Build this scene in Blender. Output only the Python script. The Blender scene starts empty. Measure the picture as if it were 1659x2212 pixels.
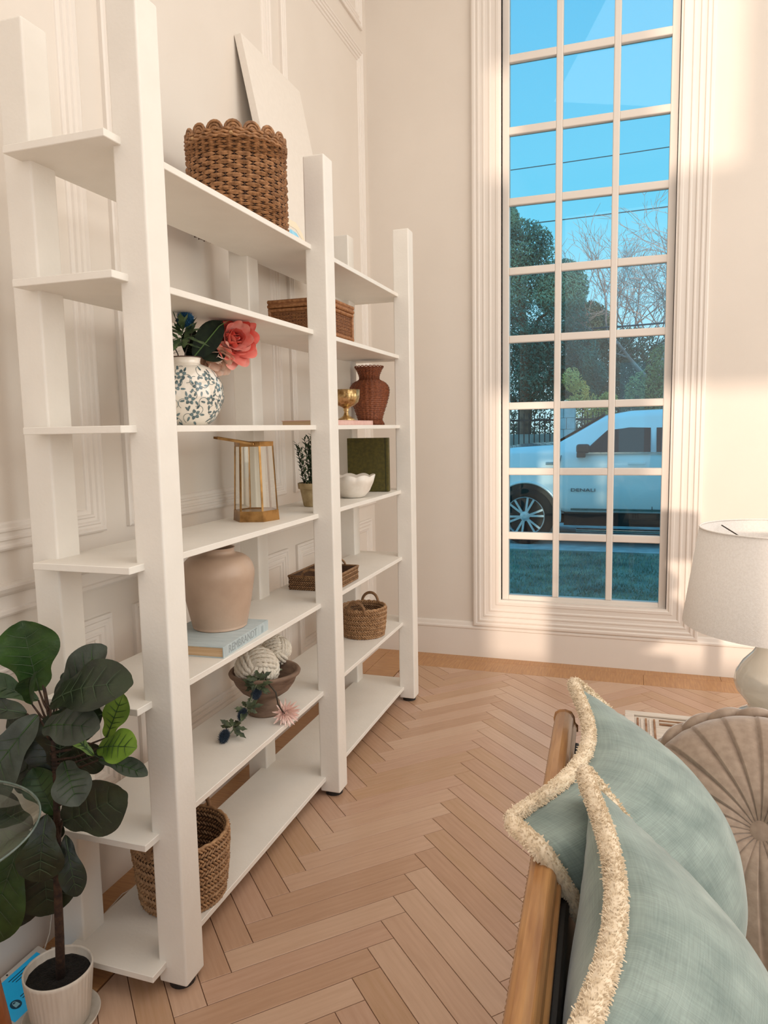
import bpy, bmesh, math, random
from math import sin, cos, pi, radians, sqrt, atan2, hypot
from mathutils import Vector, Matrix, noise
random.seed(7)
SC = bpy.context.scene
COL = SC.collection

# ------------------------------------------------------------------ camera
EYE = Vector((0, 0, 1.55166)); YAW, PITCH, ROLL, FPX = 0.3257, -0.11315, -0.01802, 1577.26
fwd = Vector((-sin(YAW) * cos(PITCH), cos(YAW) * cos(PITCH), sin(PITCH)))
rt = Vector((cos(YAW), sin(YAW), 0)); up = rt.cross(fwd)
r2 = cos(ROLL) * rt + sin(ROLL) * up; u2 = -sin(ROLL) * rt + cos(ROLL) * up
cam = bpy.data.cameras.new('camera'); cam.sensor_fit = 'HORIZONTAL'; cam.sensor_width = 36
cam.lens = 36 * FPX / 1659; cam.clip_start = .02; cam.clip_end = 300
co = bpy.data.objects.new('camera', cam); COL.objects.link(co)
M = Matrix((r2, u2, -fwd)).transposed().to_4x4(); M.translation = EYE; co.matrix_world = M
SC.camera = co

# ------------------------------------------------------------------ sky, sun, daylight, ceiling fill
SC.view_settings.view_transform = 'Standard'; SC.view_settings.look = 'None'
SC.view_settings.exposure = 0.0; SC.view_settings.gamma = 1; SC.view_settings.use_curve_mapping = False
W = bpy.data.worlds.new('sky'); SC.world = W; W.use_nodes = True
nt = W.node_tree; nt.nodes.clear()
wo = nt.nodes.new('ShaderNodeOutputWorld'); bg = nt.nodes.new('ShaderNodeBackground')
tc = nt.nodes.new('ShaderNodeTexCoord'); sp = nt.nodes.new('ShaderNodeSeparateXYZ'); rp = nt.nodes.new('ShaderNodeValToRGB')
nt.links.new(tc.outputs['Generated'], sp.inputs[0]); nt.links.new(sp.outputs['Z'], rp.inputs[0])
rp.color_ramp.elements[0].position = 0.0; rp.color_ramp.elements[0].color = (.62, .88, .98, 1)
rp.color_ramp.elements[1].position = .6; rp.color_ramp.elements[1].color = (.11, .47, .84, 1)
e = rp.color_ramp.elements.new(.25); e.color = (.17, .63, .91, 1)
nt.links.new(rp.outputs[0], bg.inputs[0]); bg.inputs[1].default_value = 1.15; nt.links.new(bg.outputs[0], wo.inputs[0])

def add_light(name, kind, loc, direction, energy, color, size=(1, 1), angle=.01, spread=None):
    l = bpy.data.lights.new(name, kind); l.energy = energy; l.color = color
    if kind == 'AREA':
        l.shape = 'RECTANGLE'; l.size, l.size_y = size
        if spread: l.spread = spread
    else: l.angle = angle
    o = bpy.data.objects.new(name, l); COL.objects.link(o); o.location = loc
    o.rotation_euler = Vector(direction).to_track_quat('-Z', 'Y').to_euler()
    return o
SUN_DIR = Vector((-.083, 1, -.10))
add_light('sun', 'SUN', (0, -20, 10), SUN_DIR, 1.9, (1, .80, .64), angle=radians(1.2))
add_light('daylight_rear_windows', 'AREA', (1.2, -3.1, 2.9), (-.1, 1, -.05), 64, (.92, .95, 1), (4.6, 4.2))
add_light('daylight_right_windows', 'AREA', (4.0, 1.6, 2.6), (-1, 0, -.06), 138, (1, .91, .81), (4.8, 3.6))
add_light('ceiling_fill', 'AREA', (1.2, 1.4, 5.5), (-.06, .02, -1), 92, (1, .95, .89), (4.4, 4.4))  # added fill panel below the ceiling, brightens shelf tops and floor

# ------------------------------------------------------------------ node material helpers
def lin(c):
    if isinstance(c, str):
        c = c.lstrip('#'); c = [int(c[i:i + 2], 16) / 255 for i in (0, 2, 4)]
        c = [x / 12.92 if x <= .04045 else ((x + .055) / 1.055) ** 2.4 for x in c]
    return (c[0], c[1], c[2], 1)
def mat(name, c1, c2=None, rough=.6, scale=20, stretch=(1, 1, 1), metal=0, bump=0, bscale=None, detail=4, spec=.5, sheen=0,
        coords='Object', contrast=(.35, .65), emit=0, trans=0, ior=1.45, subsurf=0, kind='noise', coat=0, alpha=1):
    m = bpy.data.materials.new(name); m.use_nodes = True; n = m.node_tree; b = n.nodes['Principled BSDF']
    L = n.links.new
    t = n.nodes.new('ShaderNodeTexCoord'); mp = n.nodes.new('ShaderNodeMapping'); mp.inputs['Scale'].default_value = stretch
    L(t.outputs[coords], mp.inputs[0])
    c1 = lin(c1); c2 = lin(c2) if c2 else c1
    if kind == 'wave':
        x = n.nodes.new('ShaderNodeTexWave'); x.inputs['Scale'].default_value = scale; x.inputs['Distortion'].default_value = 3
        x.inputs['Detail'].default_value = detail
    elif kind == 'voronoi':
        x = n.nodes.new('ShaderNodeTexVoronoi'); x.inputs['Scale'].default_value = scale
    else:
        x = n.nodes.new('ShaderNodeTexNoise'); x.inputs['Scale'].default_value = scale; x.inputs['Detail'].default_value = detail
    L(mp.outputs[0], x.inputs['Vector'])
    r = n.nodes.new('ShaderNodeValToRGB'); L(x.outputs[0], r.inputs[0])
    r.color_ramp.elements[0].position = contrast[0]; r.color_ramp.elements[1].position = contrast[1]
    r.color_ramp.elements[0].color = c1; r.color_ramp.elements[1].color = c2
    L(r.outputs[0], b.inputs['Base Color'])
    b.inputs['Roughness'].default_value = rough; b.inputs['Metallic'].default_value = metal
    b.inputs['Specular IOR Level'].default_value = spec
    if sheen: b.inputs['Sheen Weight'].default_value = sheen; b.inputs['Sheen Roughness'].default_value = .4
    if coat: b.inputs['Coat Weight'].default_value = coat; b.inputs['Coat Roughness'].default_value = .08
    if emit: L(r.outputs[0], b.inputs['Emission Color']); b.inputs['Emission Strength'].default_value = emit
    if trans: b.inputs['Transmission Weight'].default_value = trans; b.inputs['IOR'].default_value = ior
    if subsurf: b.inputs['Subsurface Weight'].default_value = subsurf; b.inputs['Subsurface Radius'].default_value = (.02, .01, .006)
    if bump:
        x2 = n.nodes.new('ShaderNodeTexNoise'); x2.inputs['Scale'].default_value = bscale or scale; x2.inputs['Detail'].default_value = 3
        L(mp.outputs[0], x2.inputs['Vector'])
        bp = n.nodes.new('ShaderNodeBump'); bp.inputs['Strength'].default_value = bump; bp.inputs['Distance'].default_value = .01
        L(x2.outputs[0], bp.inputs['Height']); L(bp.outputs[0], b.inputs['Normal'])
    m['ramp'] = 1
    return m
def glass_mat(name, tint=(1, 1, 1), refl=1.0):
    m = bpy.data.materials.new(name); m.use_nodes = True; n = m.node_tree; n.nodes.clear(); L = n.links.new
    o = n.nodes.new('ShaderNodeOutputMaterial'); t = n.nodes.new('ShaderNodeBsdfTransparent'); g = n.nodes.new('ShaderNodeBsdfGlossy')
    mx = n.nodes.new('ShaderNodeMixShader'); f = n.nodes.new('ShaderNodeFresnel'); f.inputs[0].default_value = 1.45
    t.inputs[0].default_value = (*tint, 1); g.inputs['Roughness'].default_value = .01
    nz = n.nodes.new('ShaderNodeTexNoise'); nz.inputs['Scale'].default_value = 1.5
    bp = n.nodes.new('ShaderNodeBump'); bp.inputs['Strength'].default_value = .05; L(nz.outputs[0], bp.inputs['Height']); L(bp.outputs[0], g.inputs['Normal'])
    mu = n.nodes.new('ShaderNodeMath'); mu.operation = 'MULTIPLY'; mu.inputs[1].default_value = refl; L(f.outputs[0], mu.inputs[0]); L(mu.outputs[0], mx.inputs[0]); L(t.outputs[0], mx.inputs[1]); L(g.outputs[0], mx.inputs[2]); L(mx.outputs[0], o.inputs[0])
    return m

WALL = mat('wall_paint', (.75, .675, .595), (.77, .695, .615), rough=.55, scale=3, bump=.04, bscale=250)
TRIM = mat('trim_paint', (.79, .72, .65), (.81, .74, .67), rough=.4, scale=3)
SHELF = mat('shelf_paint', (.84, .79, .715), (.87, .82, .745), rough=.42, scale=9, bump=.06, bscale=90)
CEIL = mat('ceiling_paint', (.8, .77, .73), rough=.7)
BLACK = mat('black_rubber', (.012, .012, .012), (.02, .02, .02), rough=.5)

# ------------------------------------------------------------------ object helpers
def link(name, v, f, m=None, parent=None, smooth=False, loc=None, bevel=0, seg=2, subd=0, mats=None, fm=None):
    me = bpy.data.meshes.new(name); me.from_pydata([tuple(p) for p in v], [], f); me.update()
    o = bpy.data.objects.new(name, me); COL.objects.link(o)
    for q in (mats or ([m] if m else [])): me.materials.append(q)
    if fm:
        for i, q in enumerate(fm): me.polygons[i].material_index = q
    if smooth:
        for q in me.polygons: q.use_smooth = True
    if parent: o.parent = parent
    if loc: o.location = loc
    if bevel:
        b = o.modifiers.new('bevel', 'BEVEL'); b.width = bevel; b.segments = seg; b.limit_method = 'ANGLE'; b.angle_limit = radians(40)
    if subd:
        s = o.modifiers.new('sub', 'SUBSURF'); s.levels = subd; s.render_levels = subd
    return o
def tag(o, label, cat=None, group=None, kind=None):
    if label: o['label'] = label
    if cat: o['category'] = cat
    if group: o['group'] = group
    if kind: o['kind'] = kind
    return o
def thing(name, label, cat, loc=(0, 0, 0), rz=0, group=None):
    o = bpy.data.objects.new(name, None); COL.objects.link(o); o.location = loc; o.rotation_euler = (0, 0, rz); o.empty_display_size = .05
    return tag(o, label, cat, group)
def struct(o): o['kind'] = 'structure'; return o
class MB:
    def __init__(s): s.v = []; s.f = []; s.m = []
    def add(s, v, f, mi=0):
        n = len(s.v); s.v += [tuple(p) for p in v]; s.f += [tuple(i + n for i in q) for q in f]; s.m += [mi] * len(f); return s
    def box(s, x0, x1, y0, y1, z0, z1, mi=0):
        return s.add([(x0, y0, z0), (x1, y0, z0), (x1, y1, z0), (x0, y1, z0), (x0, y0, z1), (x1, y0, z1), (x1, y1, z1), (x0, y1, z1)],
                     [(0, 3, 2, 1), (4, 5, 6, 7), (0, 1, 5, 4), (1, 2, 6, 5), (2, 3, 7, 6), (3, 0, 4, 7)], mi)
    def tube(s, pts, r, n=8, mi=0, closed=False, caps=True):
        pts = [Vector(p) for p in pts]; N = len(pts); rs = r if isinstance(r, (list, tuple)) else [r] * N
        vs = []; ref = None
        for i, p in enumerate(pts):
            a = pts[(i - 1) % N] if (closed or i) else p; b = pts[(i + 1) % N] if (closed or i < N - 1) else p
            t = (b - a).normalized()
            if ref is None: ref = t.orthogonal().normalized()
            ref = (ref - t * ref.dot(t))
            if ref.length < 1e-6: ref = t.orthogonal()
            ref.normalize(); w = t.cross(ref)
            for k in range(n): vs.append(p + rs[i] * (cos(2 * pi * k / n) * ref + sin(2 * pi * k / n) * w))
        fs = []
        for i in range(N if closed else N - 1):
            j = (i + 1) % N
            for k in range(n): fs.append((i * n + k, i * n + (k + 1) % n, j * n + (k + 1) % n, j * n + k))
        if caps and not closed: fs += [tuple(range(n))[::-1], tuple((N - 1) * n + k for k in range(n))]
        return s.add(vs, fs, mi)
    def bar(s, a, b, w, h, upv=(0, 0, 1), mi=0):
        a, b = Vector(a), Vector(b); t = (b - a).normalized(); u = Vector(upv); u = (u - t * u.dot(t)).normalized(); x = t.cross(u)
        vs = [p + sx * x * w / 2 + sz * u * h / 2 for p in (a, b) for sx, sz in ((-1, -1), (1, -1), (1, 1), (-1, 1))]
        return s.add(vs, [(0, 1, 2, 3), (7, 6, 5, 4), (0, 4, 5, 1), (1, 5, 6, 2), (2, 6, 7, 3), (3, 7, 4, 0)], mi)
    def lathe(s, prof, n=32, c=(0, 0), mi=0, rad=None):
        vs = []; N = len(prof)
        for i, (r, z) in enumerate(prof):
            for k in range(n):
                a = 2 * pi * k / n; q = r if rad is None else rad(r, z, a, i)
                vs.append((c[0] + q * cos(a), c[1] + q * sin(a), z))
        fs = [(i * n + k, i * n + (k + 1) % n, (i + 1) * n + (k + 1) % n, (i + 1) * n + k) for i in range(N - 1) for k in range(n)]
        return s.add(vs, fs, mi)
    def disc(s, r, z, n=24, c=(0, 0), mi=0, flip=False):
        f = tuple(range(n)); return s.add([(c[0] + r * cos(2 * pi * k / n), c[1] + r * sin(2 * pi * k / n), z) for k in range(n)], [f[::-1] if flip else f], mi)
    def loz(s, c, u, v, n, lu, lv, h, mi=0):     # raised woven strand lozenge
        c, u, v, n = Vector(c), Vector(u), Vector(v), Vector(n)
        P = [c - u * lu - n * h * .6, c - u * lu * .55 - v * lv, c + u * lu * .55 - v * lv, c + u * lu - n * h * .6, c + u * lu * .55 + v * lv, c - u * lu * .55 + v * lv,
             c - u * lu * .5 + n * h, c + u * lu * .5 + n * h]
        return s.add(P, [(0, 1, 6), (1, 2, 7, 6), (2, 3, 7), (3, 4, 7), (4, 5, 6, 7), (5, 0, 6)], mi)
    def xf(s, mtx):
        s.v = [tuple(mtx @ Vector(p)) for p in s.v]; return s
    def mesh(s, name, m=None, parent=None, **k):
        if isinstance(m, (list, tuple)): return link(name, s.v, s.f, None, parent, mats=list(m), fm=s.m, **k)
        return link(name, s.v, s.f, m, parent, **k)
def copy_tree(o, parent=None):
    c = o.copy(); COL.objects.link(c)
    if parent: c.parent = parent
    for ch in list(o.children): copy_tree(ch, c)
    return c
def solid(poly, t, nrm):
    n = len(poly); nrm = Vector(nrm); a = [Vector(p) for p in poly]; b = [p + nrm * t for p in a]
    return a + b, [tuple(range(n))[::-1], tuple(range(n, 2 * n))] + [(i, (i + 1) % n, (i + 1) % n + n, i + n) for i in range(n)]

# ------------------------------------------------------------------ room dimensions
XW = -1.6853; D = 4.7894; XR = 4.2; YB = -3.5; H = 5.6

# floor base and herringbone planks
OAK = [mat('oak_plank_%d' % i, a, b, rough=.30, scale=9, stretch=(.6, 9, 1), bump=.03, bscale=30, detail=8, contrast=(.3, .7), spec=.45)
       for i, (a, b) in enumerate([('#b8937a', '#c5a189'), ('#bc997f', '#c9a68d'), ('#b4906f', '#c09b80'), ('#c09e84', '#ccab92'), ('#b28d72', '#bf9a7f')])]
OAKB = mat('oak_border', '#a87850', '#c0905f', rough=.4, scale=9, stretch=(1, 12, 1), bump=.05, bscale=30, detail=8, contrast=(.3, .7))
SUBF = mat('floor_joint', '#6d4a33', '#7d573c', rough=.7)
fl = struct(MB().box(XW - .2, XR + .2, YB - .2, D + .15, -.17, -.004).mesh('floor', SUBF))
HX0, HX1, HY0, HY1 = XW + .30, XR, .25, D - .295
def clip(poly, ax, val, keep_less):
    out = []
    for i in range(len(poly)):
        a, b = poly[i], poly[(i + 1) % len(poly)]
        ia = (a[ax] <= val) == keep_less; ib = (b[ax] <= val) == keep_less
        if ia: out.append(a)
        if ia != ib:
            t = (val - a[ax]) / (b[ax] - a[ax]); out.append((a[0] + t * (b[0] - a[0]), a[1] + t * (b[1] - a[1])))
    return out
def plank_obj(name, poly, m, ang, parent, gap=.0011):
    cx = sum(p[0] for p in poly) / len(poly); cy = sum(p[1] for p in poly) / len(poly)
    n = len(poly); c, s_ = cos(-ang), sin(-ang); pts = []
    for p in poly:
        dx, dy = p[0] - cx, p[1] - cy; pts.append((dx * c - dy * s_, dx * s_ + dy * c))
    top = []
    for x, y in pts:
        l = hypot(x, y); k = max(0, (l - gap * 1.5) / l) if l > 0 else 1
        top.append((x - math.copysign(min(abs(x), gap), x), y - math.copysign(min(abs(y), gap), y)))
    v = [(x, y, -.004) for x, y in top] + [(x, y, -.0008) for x, y in top] + [(x - math.copysign(min(abs(x), .0009), x), y - math.copysign(min(abs(y), .0009), y), 0) for x, y in top]
    f = [tuple(range(2 * n, 3 * n))] + [(i, (i + 1) % n, (i + 1) % n + n, i + n) for i in range(n)] + [(i + n, (i + 1) % n + n, (i + 1) % n + 2 * n, i + 2 * n) for i in range(n)]
    o = link(name, v, f, m, parent, loc=(cx, cy, 0)); o.rotation_euler = (0, 0, ang); return o
PL, PW = .4035 * sqrt(2), .128 / sqrt(2)
allp = []
for k in range(-2, 14):
    cx = -.893 + .4035 * k; sg = 1 if k % 2 == 0 else -1
    for j in range(-40, 40):
        cy = 2.058 + (-.064 if k % 2 else 0) + .128 * j
        if cy < -3.6 or cy > 5.3: continue
        d = (cos(sg * pi / 4), sin(sg * pi / 4)); q = (-d[1], d[0])
        poly = [(cx + a * d[0] * PL / 2 + b * q[0] * PW / 2, cy + a * d[1] * PL / 2 + b * q[1] * PW / 2) for a, b in ((-1, -1), (1, -1), (1, 1), (-1, 1))]
        for ax, val, kl in ((0, HX0, False), (0, HX1 - .3, True), (1, HY1, True), (1, YB, False)):
            poly = clip(poly, ax, val, kl)
            if len(poly) < 3: break
        if len(poly) >= 3: allp.append((cx, cy, sg, poly))
def seenkey(t):
    x, y = t[0], t[1]; dd = Vector((x, y, 0)) - EYE; z = dd.dot(fwd)
    if z < .3: return 99
    px = dd.dot(r2) / z; return (z if abs(px) < .62 and x < 1.6 and y > .7 else 50 + z)
allp.sort(key=seenkey)
rest = MB()
random.seed(3)
for i, (cx, cy, sg, poly) in enumerate(allp):
    if i < 298:
        o = plank_obj('plank', poly, random.choice(OAK), sg * pi / 4, fl)
    else:
        v, f = solid([(p[0] * .9985 + cx * .0015, p[1] * .9985 + cy * .0015, -.004) for p in poly], .004, (0, 0, 1)); rest.add(v, f, random.randrange(5))
rest.mesh('far_planks', OAK, fl)['kind'] = 'stuff'
# straight border boards along the two walls
def board(x0, x1, y0, y1):
    ang = 0 if (y1 - y0) > (x1 - x0) else pi / 2
    plank_obj('border_board', [(x0, y0), (x1, y0), (x1, y1), (x0, y1)], OAKB, ang, fl)
for (a, b) in ((-1.59, .55), (.55, 2.3), (2.3, 4.2)): board(a, b, D - .105, D)
for (a, b) in ((-1.39, .104), (.104, 1.9), (1.9, 4.2)): board(a, b, D - .295, D - .105)
for (a, b) in ((-3.5, -1.1), (-1.1, 1.2), (1.2, 3.1), (3.1, D)): board(XW, XW + .10, a, b)
for (a, b) in ((-3.5, -.4), (-.4, 2.2), (2.2, D - .105)): board(XW + .10, XW + .295, a, b)

# walls
struct(MB().box(XW - .15, XW, YB - .15, D + .15, 0, H).mesh('wall_left', WALL))
WX0, WX1, WZ0, WZ1 = -.80, .232, .385, 5.17
wb = MB(); wb.box(XW, WX0, D, D + .15, 0, H); wb.box(WX1, XR + .15, D, D + .15, 0, H); wb.box(WX0, WX1, D, D + .15, 0, WZ0); wb.box(WX0, WX1, D, D + .15, WZ1, H)
struct(wb.mesh('wall_back', WALL))
struct(MB().box(XW - .15, XR + .15, YB - .15, D + .15, H, H + .12).mesh('ceiling', CEIL))
def wall_grid(name, axis, pos, thick, a0, a1, holes):
    xs = sorted({a0, a1} | {h[0] for h in holes} | {h[1] for h in holes}); zs = sorted({0, H} | {h[2] for h in holes} | {h[3] for h in holes}); m = MB()
    for i in range(len(xs) - 1):
        for j in range(len(zs) - 1):
            cx, cz = (xs[i] + xs[i + 1]) / 2, (zs[j] + zs[j + 1]) / 2
            if any(h[0] < cx < h[1] and h[2] < cz < h[3] for h in holes): continue
            if axis == 'y': m.box(xs[i], xs[i + 1], pos - thick, pos, zs[j], zs[j + 1])
            else: m.box(pos, pos + thick, xs[i], xs[i + 1], zs[j], zs[j + 1])
    return struct(m.mesh(name, WALL))
# unseen rear wall: window openings shaped to throw the sun patches
RH = [(-.19, .22, .83, 2.60), (-.19, -.02, 3.94, 4.60), (.82, 2.0, .89, 2.60), (.80, 1.26, 3.86, 5.35)]
wall_grid('wall_rear', 'y', YB, .1, XW, XR, RH)
wall_grid('wall_right', 'x', XR, .15, YB - .1, D + .15, [(-.2, 1.2, .6, 4.4), (2.0, 3.4, .6, 4.4)])

# swept rectangular mouldings --------------------------------------------------
def sweep_rect(m, a0, a1, z0, z1, prof, place):
    """prof: (inward offset from outer edge, relief); place(a, z, h) -> xyz"""
    n = len(prof); vs = []
    for (ca, cz, sa, sz) in ((a0, z0, 1, 1), (a1, z0, -1, 1), (a1, z1, -1, -1), (a0, z1, 1, -1)):
        for (o, h) in prof: vs.append(place(ca + sa * o, cz + sz * o, h))
    fs = [(c * n + i, ((c + 1) % 4) * n + i, ((c + 1) % 4) * n + i + 1, c * n + i + 1) for c in range(4) for i in range(n - 1)]
    m.add(vs, fs)
PANEL = [(0, 0), (0, .014), (.006, .018), (.013, .018), (.018, .012), (.026, .012), (.030, .016), (.036, .016), (.040, .010), (.050, .010), (.054, .014), (.060, .014), (.064, .007), (.074, .007), (.078, .004), (.080, 0)]
left_place = lambda a, z, h: (XW + h, a, z)
spans = [(-.60, .65), (.77, 2.02), (2.14, 3.39), (3.50, 4.69)]
for (a, b) in spans:
    for (z0, z1, nm) in ((.33, .945, 'low'), (1.228, 3.95, 'mid'), (4.08, 5.4, 'high')):
        m = MB(); sweep_rect(m, a, b, z0, z1, PANEL, left_place); o = m.mesh('trim_1', TRIM); struct(o); o.name = 'trim_1'
def extrude_y(name, prof, y0, y1, x0):
    n = len(prof); v = [(x0 + h, y, z) for y in (y0, y1) for (h, z) in prof]
    return struct(link(name, v, [(i, i + 1, n + i + 1, n + i) for i in range(n - 1)] + [tuple(range(n)), tuple(range(n, 2 * n))[::-1]], TRIM))
RAIL = [(0, 1.04), (.010, 1.04), (.013, 1.046), (.013, 1.056), (.006, 1.060), (.006, 1.098), (.014, 1.102), (.022, 1.110), (.028, 1.122), (.028, 1.130), (0, 1.132)]
extrude_y('trim_2', RAIL, YB, D, XW)
BASE = [(0, 0), (.016, 0), (.016, .19), (.020, .195), (.020, .205), (.014, .215), (.010, .232), (.006, .24), (0, .24)]
extrude_y('baseboard_left', BASE, YB, D, XW)
n = len(BASE)
struct(link('baseboard_back', [(x, D - h, z) for x in (XW, XR) for (h, z) in BASE], [(i, i + 1, n + i + 1, n + i) for i in range(n - 1)] + [tuple(range(n)), tuple(range(n, 2 * n))[::-1]], TRIM))
# window casing and sash
CAS = [(0, 0), (0, .022), (.008, .026), (.020, .026), (.026, .021), (.034, .021), (.038, .024), (.046, .024), (.052, .018), (.068, .017), (.072, .020), (.080, .020), (.085, .014), (.105, .013), (.110, .016), (.118, .016), (.124, .010), (.150, .010), (.154, .013), (.170, .013), (.176, .007), (.186, .006), (.186, -.05)]
m = MB(); sweep_rect(m, -.986, .418, .215, 5.36, CAS, lambda a, z, h: (a, D - h, z)); struct(m.mesh('trim_3', TRIM))
PX = [(-.757, -.470), (-.430, -.135), (-.095, .187)]; PZ0, PITCHZ, BARZ = .4275, .4270, .047; NR = 11
GL = glass_mat('window_glass', (.93, .99, .98))
win = struct(MB().box(WX0, PX[0][0], D + .035, D + .10, WZ0, WZ1).box(PX[2][1], WX1, D + .035, D + .10, WZ0, WZ1).box(PX[0][0], PX[2][1], D + .035, D + .10, WZ0, PZ0)
             .box(PX[0][0], PX[2][1], D + .035, D + .10, PZ0 + NR * PITCHZ - BARZ, WZ1).mesh('window_1', TRIM, bevel=.004))
for k in (0, 1): MB().box(PX[k][1], PX[k + 1][0], D + .035, D + .085, PZ0, PZ0 + NR * PITCHZ - BARZ).mesh('mullion', TRIM, win, bevel=.006)
for r in range(1, NR):
    for (a, b) in PX: MB().box(a - .002, b + .002, D + .037, D + .083, PZ0 + r * PITCHZ - BARZ, PZ0 + r * PITCHZ).mesh('glazing_bar', TRIM, win, bevel=.006)
for r in range(NR):
    z = PZ0 + r * PITCHZ
    for (a, b) in PX: MB().box(a, b, D + .064, D + .068, z, z + PITCHZ - BARZ).mesh('pane', GL, win)
# sill lip inside the casing
MB().box(WX0, WX1, D, D + .035, WZ0 - .004, WZ0 + .004).mesh('sill', TRIM, win)

# ------------------------------------------------------------------ open shelving unit
XF, XB, PWD = -1.1371, -1.4800, .089; YA, S = 1.5843, 1.13316; ZT = 2.608
Z = {1: 2.2755, 2: 1.9486, 3: 1.5722, 4: 1.2131, 5: .8390, 6: .4635, 7: .0852}
bk = thing('bookcase', 'tall white painted open bookcase of square posts and seven shelves along left wall', 'bookcase', (-1.35, 2.72, 0))
def bpart(mb, name, **k):
    mb.v = [(x + 1.35, y - 2.72, z) for x, y, z in mb.v]; return mb.mesh(name, k.pop('m', SHELF), bk, **k)
for yi in range(3):
    y = YA + yi * S
    for xr in (XF, XB):
        bpart(MB().box(xr - PWD, xr, y, y + PWD, .02, ZT), 'post', bevel=.006, seg=3)
        f = MB(); f.lathe([(0, .0), (.036, .0), (.037, .019), (0, .0195)], 20, (xr - PWD / 2, y + PWD / 2)); bpart(f, 'foot', m=BLACK)
for k in range(1, 8):
    bpart(MB().box(-1.5086, -1.2000, 1.5231, YA + 2 * S + PWD + .06, Z[k] - .019, Z[k]), 'shelf', bevel=.0015, seg=1)

# ================================================================== OBJECTS ON THE SHELVES
def V3(*a): return Vector(a)
# ---- 1 scalloped wicker basket on the top shelf
WICK = mat('wicker_brown', '#77502f', '#b08056', rough=.5, scale=60, detail=3, bump=.3, bscale=200)
WICKD = mat('wicker_dark', '#3a2314', '#54341e', rough=.7, scale=60)
t = thing('wicker_basket', 'tall round brown wicker basket with scalloped rim on the top shelf', 'basket', (-1.394, 2.505, Z[1]))
R, HB = .178, .318
b = MB(); b.lathe([(0, .004), (R - .012, .004), (R - .008, .02), (R - .006, HB), (R - .014, HB), (R - .016, .02), (0, .014)], 48); b.mesh('inner_wall', WICKD, t, smooth=True)
b = MB(); NS = 34; rows = []; z = .008
random.seed(11)
while z < HB - .004:
    frac = z / HB; h = .0105 if frac < .25 else (.0145 if frac < .72 else .0085); rows.append((z, h)); z += h
for i, (z, h) in enumerate(rows):
    for k in range(NS // 1):
        if (k + i) % 2: continue
        a = 2 * pi * (k + random.uniform(-.06, .06)) / NS; nn = V3(cos(a), sin(a), 0); uu = V3(-sin(a), cos(a), 0)
        b.loz(nn * (R - .001) + V3(0, 0, z + h / 2), uu, V3(0, 0, 1), nn, pi * R * 2 / NS * .98, h * .52, .0065 * random.uniform(.8, 1.2))
b.mesh('weave', WICK, t, smooth=False)['kind'] = 'stuff'
b = MB()
for k in range(NS):
    a = 2 * pi * k / NS; b.tube([((R - .003) * cos(a), (R - .003) * sin(a), z) for z in (.004, HB)], .0022, 5)
b.mesh('stakes', WICKD, t, smooth=True)['kind'] = 'stuff'
NSC = 17
for k in range(NSC):
    b = MB(); a0 = 2 * pi * k / NSC
    for w, rr, hh in ((.0055, .84, .020), (.005, .54, .012), (.0045, .25, .005)):
        b.tube([((R + .001) * cos(a0 + rr * pi / NSC * cos(q)), (R + .001) * sin(a0 + rr * pi / NSC * cos(q)), HB - .006 + hh * 1.35 * sin(q)) for q in [pi * j / 8 for j in range(9)]], w, 6)
    hh = .024; b.add([((R) * cos(a0), R * sin(a0), HB - .008)] + [(R * cos(a0 + .84 * pi / NSC * cos(q)), R * sin(a0 + .84 * pi / NSC * cos(q)), HB - .008 + .024 * sin(q)) for q in [pi * j / 8 for j in range(9)]], [(0, j, j + 1) for j in range(1, 9)])
    b.mesh('scallop', WICK, t, smooth=True)
b = MB()
for z, ph in ((HB - .006, 0), (HB - .016, 1.5), (HB - .026, 3)):
    b.tube([((R + .002 + .0025 * sin(30 * q + ph)) * cos(q), (R + .002 + .0025 * sin(30 * q + ph)) * sin(q), z + .002 * cos(30 * q + ph)) for q in [2 * pi * j / 180 for j in range(180)]], .005, 6, closed=True)
b.mesh('rim_braid', WICK, t, smooth=True)
RAF = mat('raffia', '#b08a60', rough=.8)
for a in (-1.15, -2.0):
    b = MB().lathe([(0, 0), (.008, .004), (.005, .012), (0, .014)], 8, ((R + .006) * cos(a), (R + .006) * sin(a)))
    b.v = [(x, y, z + HB - .028) for x, y, z in b.v]; b.mesh('knot', RAF, t)

# ---- 2 leaning canvas
CAN = mat('canvas_white', (.80, .73, .65), (.82, .75, .67), rough=.7, scale=40, bump=.1, bscale=300)
t = thing('canvas', 'large white abstract canvas with pale blue shapes leaning on wall above bookcase', 'painting', (-1.445, 3.045, Z[1]))
lean = V3(-.205, 0, 1.012); LL = lean.length; lu = lean.normalized(); ln = V3(lu.z, 0, -lu.x)
def cp(s_, h, d=0): return V3(0, s_, 0) + lu * h + ln * d
v, f = solid([cp(0, .006), cp(.605, .006), cp(.605, LL), cp(0, LL)], -.034, ln); link('stretched_canvas', v, f, CAN, t, bevel=.002)
def shape(name, pts, m):
    v, f = solid([cp(a, h, .0006) for a, h in pts], .0008, ln); link(name, v, f, m, t)
BLUEP = mat('paint_blue', '#86cdee', '#a9def5', rough=.7, scale=30); CREP = mat('paint_cream', '#f0e2c8', rough=.7); GREYP = mat('paint_grey', '#7e8a8c', '#98a5a6', rough=.7, scale=30)
shape('painted_patch', [(.02, .01), (.215, .01), (.21, .09), (.19, .15), (.15, .185), (.09, .19), (.05, .17), (.02, .16)], BLUEP)
shape('painted_patch', [(.01, .27), (.10, .25), (.085, .31), (.05, .345), (.01, .355)], BLUEP)
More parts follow.
